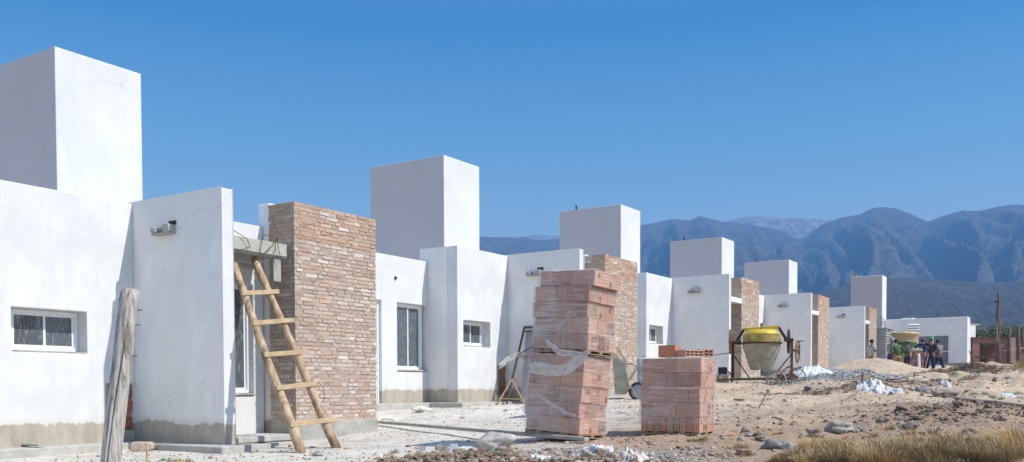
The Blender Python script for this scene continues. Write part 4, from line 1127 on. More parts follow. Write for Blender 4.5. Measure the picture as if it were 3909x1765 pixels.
_, inf6 = person(3551, 1422, 44.4, R(160), pm('black_top', (.045, .04, .045)), navyt, 'man in a bright green cap and black top, holding a tool handle', arms=('hold', 'reach'), hat=pm('green_cap', (.02, .38, .12)), Hh=1.74, lean=R(4))
person(3586, 1422, 44.4, R(25), pm('brown_grey_hoodie', (.20, .16, .17)), pm('dark_jeans', (.035, .035, .09)), 'man in a brown-grey hoodie and dark jeans with one foot forward, seen from behind', arms='front', Hh=1.68, lean=R(8), legs=(.30, -.20))
def tool(px0, py0, px1, py1, d, r, mat, name, label, cat, grp=None):
    mb = MB(); mb.tube([U(px0, py0, d=d), U(px1, py1, d=d)], r, 7); tag(mb.build(name, mat, None), label, cat, grp)
tool(3545, 1350, 3528, 1420, 44.0, .02, M['wood'], 'tool_handle', 'wooden tool handle held upright by the man in the green cap', 'tool')
tool(3604, 1394, 3640, 1438, 43.8, .022, M['wood'], 'tool_handle', 'wooden tool handle resting on the ground right of the worker in dark jeans', 'tool')
tool(3525, 1372, 3524, 1424, 44.3, .02, simple('pale_green_paint', (.30, .55, .42), .5), 'tool_handle', 'pale green tool handle standing upright between the workers', 'tool')
# red brick stack with white post
q = U(3492, 1424, d=44.2); q.z = ground(q.x, q.y)
bs_ = empty('brick_stack', q, CAMROT+R(-6)); tag(bs_, 'small stack of red bricks among the workers with wire netting on its left', 'brick stack')
random.seed(5); mb = MB()
for r_ in range(9):
    for c_ in range(3):
        w0 = -.36+.035*r_; w1 = .34; a = w0+(w1-w0)*c_/3; mb.box(a+.006, -.2, r_*.118, w0+(w1-w0)*(c_+1)/3-.006, .2, r_*.118+.108, random.choice([(.34, .13, .09), (.30, .12, .08), (.38, .16, .11)]), j=.006)
mb.build('bricks', M['clay'], bs_)
mb = MB(); mb.box(-.22, -.22, 1.07, .30, .22, 1.22); mb.build('cement_sack', M['cement'], bs_, bevel=.05, seg=3)
mb = MB()
for i in range(6):
    mb.tube([(-.42+.02*i, -.23, .02+.0*i), (-.02+.05*i, -.23, 1.05)], .004, 4); mb.tube([(-.40+.03*i, -.235, .12*i+.08), (.15, -.235, .12*i+.16)], .003, 4)
mb.build('wire_netting', M['paper'], bs_)
mb = MB(); a = U(3510, 1440, d=43.9); a.z = ground(a.x, a.y)-.1; mb.beam(a, U(3507, 1350, d=43.9), .09, .09); tag(mb.build('white_stake', M['white'], None), 'upright white-painted board at the right edge of the red brick stack', 'stake')

# ============================================================ tank
q = U(3453, 1408, d=49); q.z = ground(q.x, q.y)
tk = empty('water_tank', q, CAMROT); tag(tk, 'cream round plastic water tank with a green label behind the workers', 'water tank')
mb = MB(); mb.lathe([(.60, 0), (.63, .06), (.63, .55), (.65, .6), (.63, .65), (.63, 1.15), (.65, 1.2), (.63, 1.25), (.635, 1.78), (.685, 1.82)], 40, cap=False); mb.build('shell', M['tank'], tk, smooth=True)
mb = MB(); mb.lathe([(.685, 1.82), (.70, 1.84), (.70, 1.90), (.64, 1.93), (.60, 1.96), (.25, 2.0), (.16, 2.0), (.16, 2.05), (0, 2.055)], 40, cap=False); mb.build('lid', M['tank'], tk, smooth=True)
mb = MB(); vs = [];
for i in range(13):
    a = R(-150+i*8.5); vs += [(.662*math.cos(a), .662*math.sin(a), 1.0), (.662*math.cos(a), .662*math.sin(a), 1.42)]
mb.add(vs, [(2*i, 2*i+2, 2*i+3, 2*i+1) for i in range(12)]); mb.build('label', M['green'], tk)
# ============================================================ corrugated shed
def corr(mb, o, u, v, W_, H_, pitch=.13, amp=.022):
    """horizontal corrugations: u across, v up"""
    n = int(H_/pitch*6); nrm = u.cross(v).normalized(); vs = []
    for i in range(n+1):
        z = H_*i/n; a = amp*math.sin(2*math.pi*z/pitch)
        for t in (0, W_): vs.append(o+u*t+v*z+nrm*a)
    mb.add(vs, [(2*i, 2*i+1, 2*i+3, 2*i+2) for i in range(n)])
s0 = U(3381, 1402, d=47.6); s0.z = ground(s0.x, s0.y)-.1
sh = empty('tin_shed', s0); tag(sh, 'small corrugated metal shed between the last row house and the cream tank', 'shed')
mt = simple('zinc_sheet', (.50, .52, .52), .45, .35, .2, 3, .05)
X_, Y_, Z_ = Vector((1, 0, 0)), Vector((0, 1, 0)), Vector((0, 0, 1))
mb = MB(); corr(mb, Vector((0, .72, 0)), -Y_, Z_, .72, 2.35); mb.build('sheet_wall', mt, sh, smooth=True)
mb = MB(); corr(mb, Vector((0, 0, 0)), X_, Z_, 1.15, 2.25); mb.build('sheet_wall', mt, sh, smooth=True)
mb = MB(); corr(mb, Vector((1.6, -.25, 1.72)), X_, Vector((0, .35, 1)).normalized(), 1.2, .62); mb.build('loose_sheet', mt, sh, smooth=True)
mb = MB(); mb.box(-.05, -.06, 2.36, 2.4, .8, 2.40); mb.build('roof', mt, sh)
mb = MB()
for a in ((.02, .03), (1.1, .03), (.02, .68), (1.1, .68)): mb.box(a[0], a[1], 0, a[0]+.06, a[1]+.06, 2.35)
mb.build('frame_post', M['pallet'], sh)
mb = MB(); random.seed(3)
for i in range(26):
    a = Vector((random.uniform(-.05, .35), random.uniform(.1, .65), 2.45)); mb.tube([a, a+Vector((random.uniform(-.2, .2), random.uniform(-.2, .2), random.uniform(.15, .35))), a+Vector((random.uniform(-.2, .25), random.uniform(-.2, .2), random.uniform(.25, .62)))], .008, 4)
o = mb.build('wire_tangle', M['steelgrey'], None); o.location = s0; tag(o, 'tangle of grey wire mesh lying on the corrugated shed roof', 'wire')
q = U(3498, 1265, d=52); mb = MB(); corr(mb, Vector(), RT0.copy(), Z_, .6, .35); o = mb.build('zinc_sheet', mt, None, smooth=True); o.location = U(3468, 1262, d=52)
mb2 = MB(); mb2.tube([(.1, .03, .1), (.1, .03, -(o.location.z-ground(o.location.x, o.location.y)))], .03, 6); mb2.tube([(.35, -.3, .1), (.35, -.3, -(o.location.z-ground(o.location.x, o.location.y)))], .03, 6); mb2.build('prop', M['pallet'], o)
tag(o, 'piece of zinc sheet on props showing above the cream tank lid', 'metal sheet')

# ============================================================ poles, fence, ruin
def Pp(x, y): return 3560+x*.2923, 1080+y*.2923
pz = lambda x, y, d: U(*Pp(x, y), d=d)
mb = MB(); pts = [pz(865, 125, 50), pz(862, 250, 50), pz(848, 420, 50), pz(866, 620, 50), pz(856, 800, 50), pz(868, 950, 50), pz(855, 1075, 50)]
mb.tube(pts, [.055, .07, .08, .085, .09, .095, .11], 10, jit=.05); tp_ = empty('timber_pole', pts[-1])
mb.v = [(a-pts[-1].x, b-pts[-1].y, c-pts[-1].z) for a, b, c in mb.v]; mb.build('shaft', M['bark'], tp_, smooth=True)
mb = MB(); mb.tube([pz(838, 515, 49.9)-pts[-1], pz(846, 780, 49.9)-pts[-1]], .04, 6); mb.build('splint', M['pallet'], tp_)
mb = MB(); mb.box(-.06, -.06, 0, .06, .06, .09); o = mb.build('insulator', M['black'], tp_); o.location = pz(828, 262, 49.9)-pts[-1]
tag(tp_, 'tallest crooked timber pole at the right, with a short splint lashed to it', 'pole')
FG = 'fence posts at the right edge'
for (x0, y0, x1, y1, d, r, lab) in ((1012, 578, 990, 1060, 46, .07, 'pale fence post just right of the tallest pole'), (1125, 560, 1118, 970, 46, .07, 'dark fence post with a forked top, third pole from the tallest'), (1184, 645, 1180, 850, 50, .06, 'short dark fence post at the right edge of the photo')):
    a, b = pz(x1, y1, d), pz(x0, y0, d); mb = MB(); mb.tube([a-Vector((0, 0, .3)), a.lerp(b, .5)+Vector((.01, .02, 0)), b], [r*1.1, r, r*.85], 9, jit=.06); tag(mb.build('fence_post', M['bark'], None, smooth=True), lab, 'fence post', FG)
mb = MB(); mb.beam(pz(920, 890, 46.3), pz(1240, 845, 46.3), .09, .05); tag(mb.build('fence_rail', M['wood'], None), 'pale horizontal rail joining the fence posts at the right', 'fence rail')
wf = MB()
for i in range(10):
    y = 715+i*36; wf.tube([pz(205, y+10, 46), pz(560, y+6, 46), pz(860, y, 47), pz(1010, y-6, 46), pz(1230, y-14, 46)], .0026, 3)
for i in range(34):
    x = 210+i*30; wf.tube([pz(x, 712, 46), pz(x, 1050, 46)], .0014, 3)
tag(wf.build('wire_fence', simple('dark_wire', (.10, .09, .10), .6, .3), None), 'thin wire mesh fence in front of the shaded white house', 'fence')
# ruin of bare brick
rz0 = ground(70, 9)
ru = empty('brick_ruin', pz(700, 1040, 62)); rb_ = ru.location; tag(ru, 'unfinished red brick building low at the right edge, under the trees', 'building')
rm, nt_, bs2 = newmat('far_brickwork'); co = objco(nt_)
bt = N(nt_, 'ShaderNodeTexBrick'); bt.inputs['Scale'].default_value = 4; bt.inputs['Color1'].default_value = (.26, .11, .08, 1); bt.inputs['Color2'].default_value = (.20, .09, .07, 1); bt.inputs['Mortar'].default_value = (.30, .24, .2, 1)
mp = N(nt_, 'ShaderNodeMapping'); mp.inputs['Rotation'].default_value = (R(90), 0, 0); L(nt_, co, mp.inputs[0]); L(nt_, mp.outputs[0], bt.inputs[0]); L(nt_, bt.outputs[0], bs2.inputs['Base Color']); bs2.inputs['Roughness'].default_value = .95
k62 = .2923*62/F
Mr = Matrix.Rotation(CAMROT, 4, 'Z')
PR = lambda x, y, dy=0: ((x-700)*k62, dy, (1040-y)*k62)
mb = MB()
mb.box(*PR(520, 790), *PR(1230, 722, .2), M4=Mr); mb.box(*PR(520, 1060), *PR(612, 792, .2), M4=Mr); mb.box(*PR(835, 1060, .0), *PR(1000, 792, .2), M4=Mr); mb.box(*PR(1060, 1060, 0), *PR(1230, 792, .2), M4=Mr)
mb.box(*PR(520, 1060, 3.0), *PR(1230, 800, 3.2), M4=Mr)
mb.build('brick_wall', rm, ru)
mb = MB(); mb.box(*PR(500, 722, -.1), *PR(1240, 712, 3.3), M4=Mr); mb.build('roof', M['rust'], ru)
mb = MB(); mb.box(*PR(1003, 1055, -.2), *PR(1058, 720, .05), M4=Mr); mb.build('end_pier', simple('pale_far_brick', (.42, .30, .24), .95, 0, .3, 5, .2), ru)
mb = MB(); mb.beam(PR(520, 975, -.35), PR(840, 975, -.35), .12, .12, up=(0, 1, 0)); mb.v = [tuple(Mr @ Vector(v)) for v in mb.v]; mb.build('ground_beam', M['rust'], ru)
mb = MB(); mb.box(*PR(868, 1060, -6), *PR(922, 795, -5.7), M4=Mr); o = mb.build('concrete_pillar', simple('pale_blockwork', (.60, .55, .47), .95, 0, .3, 4, .3), None); o.location = rb_; tag(o, 'pale block pillar standing just right of the tallest timber pole', 'pillar')
tool(3699, 1338, 3716, 1380, 47, .02, M['rust'], 'steel_bar', 'thin dark red bar leaning against the corner of the shaded white house', 'bar')

# ============================================================ trees beyond
def tree(px, d, hgt, wid, label, seed, dense=900):
    rnd = random.Random(seed); p = U(px, 1370, d=d); p.z = ground(p.x, p.y)-.1
    e = empty('tree', p); tag(e, label, 'tree', 'scrub trees beyond the brick ruin')
    mb = MB(); mb.tube([(0, 0, 0), (.1, .05, hgt*.35), (.0, .1, hgt*.6)], [.16, .12, .06], 8)
    for i in range(6):
        a = rnd.uniform(0, 6.28); mb.tube([(.1, .05, hgt*.3), (math.cos(a)*wid*.25, math.sin(a)*wid*.25, hgt*.55), (math.cos(a)*wid*.4, math.sin(a)*wid*.4, hgt*.75)], [.07, .05, .02], 6)
    mb.build('trunk', M['bark'], e)
    cr = MB(); cl_ = [(rnd.uniform(-.5, .5)*wid, rnd.uniform(-.5, .5)*wid, hgt*rnd.uniform(.42, .86), rnd.uniform(.18, .34)*wid) for _ in range(11)]
    for i in range(dense*4):
        cx, cy, cz, r = rnd.choice(cl_); a, b = rnd.uniform(0, 6.28), math.acos(rnd.uniform(-1, 1)); rr = r*rnd.uniform(.5, 1)**.5
        c = Vector((cx+rr*math.sin(b)*math.cos(a), cy+rr*math.sin(b)*math.sin(a), cz+rr*math.cos(b)*.75))
        s = rnd.uniform(.05, .12); u = Vector((rnd.gauss(0, 1), rnd.gauss(0, 1), rnd.gauss(0, 1))).normalized(); v = u.orthogonal().normalized()
        g = rnd.uniform(.6, 1.3); col = (.10*g, .12*g, .05*g)
        cr.add([c-u*s, c+v*s*.6, c+u*s, c-v*s*.6], [(0, 1, 2, 3)], col)
    cr.build('crown', M['leaf'], e)
for i, (px, d, hg, wd2, lab) in enumerate(((3735, 82, 3.7, 3.0, 'olive green tree showing just right of the shaded white house'), (3772, 88, 3.4, 3.8, 'dark green round tree left of the tallest timber pole'), (3838, 86, 3.3, 4.2, 'broad green tree between the tallest pole and the pale fence post'), (3882, 92, 3.2, 4.0, 'green tree behind the forked fence post'), (3930, 90, 3.1, 4.5, 'green tree at the extreme right edge'), (3800, 105, 3.9, 5, 'farther pale green tree behind the others, left of the tallest pole'))):
    tree(px, d, hg, wd2, lab, 20+i)

# ============================================================ stones, rubble, bags
RG = 'loose stones on the ground'
def stone(px, py, wpx, hpx, label=None, col=(.36, .32, .28), seed=0, flat=.7, name='stone', cat='stone', sub=2, rough=.28, mat=None, grp=True, sink=.25):
    q = gp(px, py); d = (q-CAM).dot(FW); r = wpx/2*d/F; h_ = hpx/2*d/F
    mb = MB(); mb.cur = col; mb.rock((0, 0, 0), (r, r*flat, h_), col, seed=seed+px*.01, sub=sub, rough=rough, rot=CAMROT+random.uniform(-.3, .3))
    o = mb.build(name, mat or M['stone'], None, smooth=sub > 1); o.location = (q.x, q.y, q.z+h_*(1-sink*2))
    o.rotation_euler = (random.uniform(-.1, .1), random.uniform(-.1, .1), 0)
    return tag(o, label or 'rounded grey-brown field stone lying on the dusty ground', cat, RG if grp else None)
random.seed(77)
stone(1888, 1716, 150, 84, 'large pale boulder in front of the long timber', (.50, .44, .40), 1, name='boulder', cat='boulder', sub=3, rough=.22)
stone(1915, 1742, 60, 52, 'smooth brown stone leaning on the large pale boulder', (.36, .27, .21), 2, sub=3, rough=.15)
stone(2795-20, 1755-60, 1, 1, None) if False else None
stone(3210, 1650, 92, 50, 'large grey boulder above the dry grass, right of the short pallet', (.38, .36, .32), 3, name='boulder', cat='boulder', sub=3)
stone(3118, 1668, 62, 40, 'flat brown stone left of the grey boulder', (.30, .22, .17), 4)
stone(3441, 1573, 52, 26, 'dark brown stone lying alone on the bare sand', (.17, .11, .08), 5)
stone(3372, 1612, 46, 32, 'angular brown stone upright above the dry grass', (.28, .21, .16), 6)
stone(3473, 1640, 52, 34, 'dark stone at the edge of the dry grass, right of centre', (.20, .16, .13), 7)
stone(3610, 1512, 108, 32, 'long flat brown rock beside the hose', (.33, .25, .19), 8, name='boulder', cat='boulder')
stone(3520, 1503, 62, 34, 'grey rock left of the long flat brown rock', (.28, .26, .25), 9)
stone(3822, 1606, 42, 26, 'brown stone on the dark soil ridge near the right edge', (.25, .19, .15), 10)
stone(3086, 1488, 32, 16, 'small dark grey stone in front of the gravel heap', (.16, .16, .16), 11)
stone(2950, 1712, 76, 44, 'dark grey rock half hidden in the dry grass', (.24, .22, .21), 12)
stone(3010, 1716, 52, 40, 'pale grey rock at the left edge of the dry grass', (.40, .38, .36), 13)
stone(2898, 1680, 36, 24, None, (.26, .18, .14), 14)
stone(1560, 1554, 50, 20, 'grey concrete chunk on the second house forecourt', (.38, .36, .30), 15, cat='rubble', rough=.4)
stone(1612, 1574, 70, 26, 'white chunk of plaster near the second house', (.66, .62, .58), 16, cat='rubble', rough=.35)
stone(365, 1714, 36, 26, 'dark brown log end behind the leaning post', (.20, .14, .10), 17, cat='rubble', rough=.4)
stone(1215, 1740, 40, 20, 'grey lump of dried mortar in front of the ladder', (.34, .33, .30), 18, cat='rubble', rough=.45)
stone(3905, 1655, 40, 30, None, (.50, .48, .42), 19)
# pale cut block by the fin
q = gp(545, 1722); q.z += .0
mb = MB(); mb.prism([(-.14, 0), (.09, -.005), (.14, .03), (.145, .09), (.10, .115), (-.11, .12), (-.145, .085)], -.09, .09, c=(.55, .42, .32)); o = mb.build('stone_block', M['stone'], None, bevel=.015, seg=2); o.location = q; o.rotation_euler = (0, 0, CAMROT+R(8))
tag(o, 'squared pale orange block at the foot of the first fin wall', 'stone block')
mb = MB(); a, b = U(55, 1700, Z=.012), U(160, 1706, Z=.012); a.z = b.z = .03; mb.beam(a, b, .09, .025); tag(mb.build('board', M['cement'], None), 'short grey board on the slab under the small window', 'board')
# irregular small stones
random.seed(9); cols = [(.33, .27, .22), (.42, .36, .30), (.26, .22, .19), (.38, .37, .34), (.22, .17, .13), (.47, .41, .35)]
spots = []
for _ in range(24): spots.append((random.uniform(1480, 2300), random.uniform(1712, 1760)))
for _ in range(30): spots.append((random.uniform(2800, 3909), random.uniform(1620, 1700)))
for _ in range(16): spots.append((random.uniform(2760, 3900), random.uniform(1490, 1600)))
for _ in range(14): spots.append((random.uniform(3450, 3900), random.uniform(1430, 1500)))
for i, (px, py) in enumerate(spots):
    s = random.uniform(14, 34)*(1 if py > 1600 else .7); stone(px, py, s, s*random.uniform(.45, .75), None, random.choice(cols), i, sub=1, rough=.35)
# brick shards
random.seed(31); SG = 'broken brick shards'
sh_spots = [(2362, 1692), (2345, 1678), (2410, 1678), (2437, 1706), (1786, 1684), (2070, 1748), (2205, 1752), (1700, 1540), (1640, 1537), (1662, 1542), (1580, 1541), (1505, 1546), (1690, 1560), (1790, 1556), (2600, 1712), (2480, 1690), (2790, 1662), (2900, 1632), (3150, 1610), (1560, 1706), (1600, 1712), (1440, 1752), (1475, 1740), (1680, 1738), (905, 1722), (1330, 1716), (2300, 1700), (2720, 1740), (3650, 1606), (3220, 1672), (3090, 1645), (2970, 1655), (1930, 1570), (1760, 1597), (2000, 1556)]
for i, (px, py) in enumerate(sh_spots):
    q = gp(px, py); mb = MB(); c = random.choice([(.50, .22, .13), (.55, .27, .17), (.44, .18, .11)])
    a = random.uniform(.03, .075); b = random.uniform(.02, .05)
    mb.prism([(-a, -b), (a*.7, -b*1.1), (a*1.1, b*.4), (a*.2, b), (-a*.8, b*.8)], 0, .014, Matrix.Rotation(R(-90), 4, 'X'), c)
    o = mb.build('brick_shard', M['clay'], None); o.location = q+Vector((0, 0, .012)); o.rotation_euler = (random.uniform(-.5, .5), random.uniform(-.5, .5), random.uniform(0, 6))
    tag(o, 'flat orange shard of broken hollow brick on the ground', 'brick shard', SG)
q = gp(2833, 1741)
o = hollow_brick(q+Vector((0, 0, -.005)), CAMROT+R(8), .09, .16, .065, (.40, .22, .17), 'half hollow brick lying at the left edge of the dry grass', 'y', 9)
# bags, sheets of plastic
def crumple(name, px, py, wpx, dep, hgt, label, cat, mat, seed, n=40):
    q = gp(px, py); d = (q-CAM).dot(FW); w2 = wpx/2*d/F; vs = []
    for i in range(n):
        for j in range(n):
            u = i/(n-1)*2-1; v = j/(n-1)*2-1; e = 1+.3*mn.noise(Vector((u*1.5, v*1.5, seed)))
            fall = max(0, 1-(u*u+v*v))
            z = hgt*(fall**.5)*(.55+.9*abs(mn.noise(Vector((u*2.5, v*2.5, seed+2))))+1.0*abs(mn.noise(Vector((u*6, v*6, seed+6))))+.3*abs(mn.noise(Vector((u*13, v*13, seed+6)))))*(.75+.5*mn.noise(Vector((u*2, v*2, seed+9))))
            r = math.hypot(u, v); sq = max(abs(u), abs(v))/r if r > 0 else 1
            x = u*w2*e*sq; y = v*dep*e*sq
            wx = q.x+x*RT0.x-y*RT0.y; wy = q.y+x*RT0.y+y*RT0.x
            vs.append((wx-q.x, wy-q.y, ground(wx, wy)-q.z+z-.004+(.02 if fall > 0 else 0)-(.06*sm(.02, -.12, mn.noise(Vector((u*2.2, v*2.2, seed+31)))))))
    fs = [(i*n+j, (i+1)*n+j, (i+1)*n+j+1, i*n+j+1) for i in range(n-1) for j in range(n-1)]
    mb = MB(); mb.add(vs, fs); o = mb.build(name, mat, None, smooth=True); o.location = q; return tag(o, label, cat)
M['sheet'] = simple('white_film_sheet', (.70, .70, .69), .35, 0, .1, 6, .5)
crumple('plastic_sheet', 3110, 1434, 160, .7, .20, 'big white plastic sheet heaped up behind the cement mixer', 'plastic sheet', M['sheet'], 1)
crumple('plastic_bags', 3325, 1474, 110, .45, .11, 'heap of white crumpled bags in front of the sand pile', 'bags', M['paper'], 2)
crumple('plastic_bags', 3400, 1496, 90, .35, .05, 'flattened white bags to the right of the bag heap', 'bags', M['paper'], 3)
crumple('plastic_bag', 3610, 1470, 40, .2, .09, 'white bag lying behind the long flat rock', 'bag', M['paper'], 4)
crumple('plastic_bags', 3840, 1512, 100, .30, .055, 'pale bags on the grass at the right edge', 'bags', simple('pale_bag', (.62, .66, .64), .6, 0, .2, 9, .4), 5)
crumple('paper_sack', 2290, 1725, 130, .28, .07, 'torn white cement sack in front of the tall brick stack', 'sack', M['paper'], 6)
crumple('paper_sack', 2420, 1755, 120, .22, .08, 'torn brownish sack at the bottom edge below the brick stacks', 'sack', simple('kraft_sack', (.52, .42, .34), .85, 0, .35, 8, .4, c2=(.66, .64, .60)), 7)
crumple('paper_sack', 2060, 1757, 110, .15, .04, 'flat white sack at the bottom edge right of the boulder', 'sack', M['paper'], 8)
for i, (px, py, w_, h_, col, lab) in enumerate(((1728, 1708, 32, 30, (.74, .74, .73), 'white tile propped upright left of the boulder'), (1690, 1712, 40, 22, (.42, .34, .26), 'brown carton flap beside the white tile'), (1612, 1712, 26, 20, (.34, .34, .38), 'grey tile fragment standing in the spoil'), (1780, 1708, 42, 8, (.72, .72, .70), 'flat white strip right of the white tile'), (1455, 1742, 14, 22, (.70, .70, .70), 'small white tile at the left end of the spoil heap'))):
    q = gp(px, py+h_*.5); d = (q-CAM).dot(FW); mb = MB(); a, b = w_/2*d/F, h_*d/F; mb.prism([(-a, 0), (a*.9, .004), (a, b), (-a*.85, b*.96)], 0, .008)
    o = mb.build('tile_fragment', simple('tile_%d' % i, col, .6, 0, .1, 8, .1), None); o.location = q; o.rotation_euler = (-.25, .05, CAMROT+.2*(i-2)); tag(o, lab, 'tile')
mb = MB(); mb.cur = (.04, .4, .25); q = gp(1882, 1732); mb.rock((0, 0, .03), (.03, .02, .02), (.04, .38, .25), seed=3); o = mb.build('plastic_scrap', vcol('green_scrap', .5, .1), None); o.location = q; tag(o, 'small bright green plastic scrap beside the boulder', 'scrap')
# stake with green tip, pegs
def peg(px0, py0, px1, py1, label, mat, r=.008, tip=None, name='stake'):
    q = gp(px1, py1); d = (q-CAM).dot(FW); t = U(px0, py0, d=d+.05); e = empty(name, q); tag(e, label, 'stake')
    mb = MB(); mb.tube([Vector((0, 0, -.05)), t-q], r, 7); mb.build('rod', mat, e)
    if tip: mb = MB(); mb.lathe([(.014, -.02), (.03, 0), (.03, .03), (0, .035)], 10, Matrix.Translation(t-q)); mb.build('tip', tip, e)
peg(2931, 1494, 2890, 1560, 'leaning rusty rod with a green tip in front of the mixer', M['rust'], .009, simple('green_tip', (.05, .35, .12), .5))
peg(3294, 1422, 3287, 1476, 'thin grey upright peg in the sand pile', M['scaf'], .016)
peg(2871, 1533, 2905, 1528, 'short stick lying beside the green-tipped rod', M['bark'], .01)
mb = MB(); a, b = gp(2806, 1530), gp(2842, 1532); mb.beam(a+Vector((0, 0, .03)), b+Vector((0, 0, .03)), .09, .03); tag(mb.build('board', M['pallet'], None), 'short dark board on the sand left of the green-tipped rod', 'board')
mb = MB(); pts = [gp(x, y)+Vector((0, 0, .035)) for x, y in ((3572, 1492), (3600, 1514), (3660, 1528), (3730, 1540), (3800, 1545), (3909, 1556))]; mb.tube(pts, .022, 7, jit=.05); tag(mb.build('hose', simple('dusty_hose', (.36, .31, .26), .7), None, smooth=True), 'dusty hose lying across the sand at the right', 'hose')
mb = MB(); a, b = gp(3480, 1598), gp(3520, 1602); mb.beam(a+Vector((0, 0, .03)), b+Vector((0, 0, .03)), .10, .03); tag(mb.build('board', M['pallet'], None), 'dark board on the sand above the dry grass at the right', 'board')
mb = MB(); a, b = gp(3645, 1582), gp(3740, 1598); mb.tube([a+Vector((0, 0, .03)), b+Vector((0, 0, .03))], .006, 5); tag(mb.build('steel_rod', M['bark'], None), 'long thin rod lying on the sand at the right', 'rod')

# ---- gravel, pebbles, clods (uncountable)
def scatter(name, n, region, size, cols_, seed, mat=None, flat=.6, sub=0, press=.3):
    rnd = random.Random(seed); mb = MB(); k = 0; tries = 0
    while k < n and tries < n*6:
        tries += 1; q = region(rnd)
        if q is None: continue
        x, y = q; s = rnd.uniform(*size)*(1 if rnd.random() < .9 else 1.8); c = rnd.choice(cols_); j = rnd.uniform(.8, 1.2)
        mb.rock((x, y, ground(x, y)+s*press), (s, s*rnd.uniform(.6, 1), s*rnd.uniform(.4, .8)), tuple(a*j for a in c), seed=rnd.random()*50, sub=sub, rough=.35, rot=rnd.uniform(0, 6)); k += 1
    o = mb.build(name, mat or M['stone'], None); return tag(o, kind='stuff')
def mregion(i, spread=1.2):
    cx, cy, a, b, rot, h, p = MOUNDS[i]
    def f(r):
        u, v = r.gauss(0, .6)*a*spread, r.gauss(0, .6)*b*spread; c, s = math.cos(rot), math.sin(rot); return cx+u*c-v*s, cy+u*s+v*c
    return f
GR = [(.42, .42, .41), (.34, .34, .34), (.50, .49, .47), (.27, .27, .28)]
for i, n in ((2, 2800), (3, 3400)): o = scatter('gravel', n, mregion(i), (.012, .032), GR, 5+i); tag(o, 'grey crushed gravel heap between the mixer and the sand pile' if i == 2 else 'loose grey gravel spilling in front of the sand pile', 'gravel')
o = scatter('gravel', 2200, mregion(14, 1.3), (.008, .028), [(.40, .38, .34), (.33, .31, .28), (.45, .42, .37)], 15); tag(o, 'grey lumps of dried mortar right of the pale boulder', 'gravel')
o = scatter('soil_clods', 2200, mregion(13, 1.35), (.010, .040), [(.26, .18, .12), (.33, .24, .17), (.22, .15, .10), (.42, .33, .25)], 18, M['soil'], sub=1); tag(o, 'brown spoil of clods and pebbles along the bottom edge', 'soil')
def yard(r):
    d = 7.5+24*r.random()**1.8; px = r.uniform(-50, 3950); q = U(px, 1500, d=d)
    if q.y > 11.2: return None
    if mn.noise(Vector((q.x*.8, q.y*.8, 3))) < r.uniform(-.5, .25): return None
    return q.x, q.y
o = scatter('pebbles', 6500, yard, (.004, .018), [(.50, .44, .36), (.38, .32, .25), (.58, .52, .44), (.30, .24, .19), (.50, .26, .17)], 21); tag(o, 'small pebbles and chips strewn over the dusty yard', 'pebbles')
def rightf(r):
    d = r.uniform(9, 24); px = r.uniform(2350, 3960); q = U(px, 1500, d=d)
    if mn.noise(Vector((q.x*1.1, q.y*1.1, 6))) < r.uniform(-.3, .3): return None
    return q.x, q.y
o = scatter('pebbles', 3000, rightf, (.007, .024), [(.42, .31, .21), (.32, .22, .15), (.46, .36, .26), (.36, .31, .26), (.52, .42, .32)], 22, sub=0); tag(o, 'brown rubble and stones over the rough ground at the right', 'rubble')
for i, nm, lab in ((6, 3200, 'dark brown brushwood and root heap behind the rocks at the right'), (9, 1500, 'dark root and soil ridge across the sand'), (10, 1000, 'low dark soil ridge in front of the gravel'), (12, 1600, 'dark brown rough soil bank at the right edge')):
    o = scatter('soil_clods', nm//2, mregion(i, 1.1), (.010, .032), [(.24, .17, .12), (.30, .22, .15), (.17, .12, .08)], 30+i, M['soil'], sub=0); tag(o, lab, 'soil')
# brush twigs on heap
def blades(name, spots_, cols_, seed, hmin, hmax, wid=.004, per=120, rad=.2, lean=.6, dirb=(0, 0)):
    rnd = random.Random(seed); vs = []; fs = []; cs = []
    for (x, y, sc_) in spots_:
        tone = rnd.uniform(.62, 1.15); warm = rnd.uniform(.9, 1.1)
        for _ in range(int(per*sc_)):
            a = rnd.uniform(0, 6.28); r = rad*sc_*rnd.random()**.6; bx, by = x+r*math.cos(a), y+r*math.sin(a); bz = ground(bx, by)-.01
            h_ = rnd.uniform(hmin, hmax)*sc_*(1-.45*r/(rad*sc_+.01))*(1.35 if rnd.random() < .06 else 1); l_ = lean*rnd.uniform(.2, 1)*h_; da = a+rnd.gauss(0, .7); dx, dy = math.cos(da)*l_+dirb[0]*h_, math.sin(da)*l_+dirb[1]*h_
            w_ = wid*rnd.uniform(.6, 1.3); px_, py_ = -math.sin(da)*w_, math.cos(da)*w_; o_ = len(vs)
            mx_, my_, mz_ = bx+dx*.35, by+dy*.35, bz+h_*.6; tx, ty, tz = bx+dx, by+dy, bz+h_*(1-.25*lean*rnd.random())
            vs += [(bx-px_, by-py_, bz), (bx+px_, by+py_, bz), (mx_+px_*.8, my_+py_*.8, mz_), (mx_-px_*.8, my_-py_*.8, mz_), (tx, ty, tz)]
            fs += [(o_, o_+1, o_+2, o_+3), (o_+3, o_+2, o_+4)]; c = rnd.choice(cols_); j = rnd.uniform(.7, 1.25)*tone; c = (c[0]*j*warm, c[1]*j, c[2]*j/warm); cs += [c, c]
    mb = MB(); mb.v = vs; mb.f = fs; mb.c = cs; mb.mi = [0]*len(fs); return mb.build(name, M['grass'], None)
random.seed(12)
def tuft(px, py, s): q = gp(px, py); return (q.x, q.y, s)
DRY = [(.50, .34, .15), (.58, .42, .21), (.42, .28, .12), (.64, .50, .28), (.34, .22, .10)]
tl = []
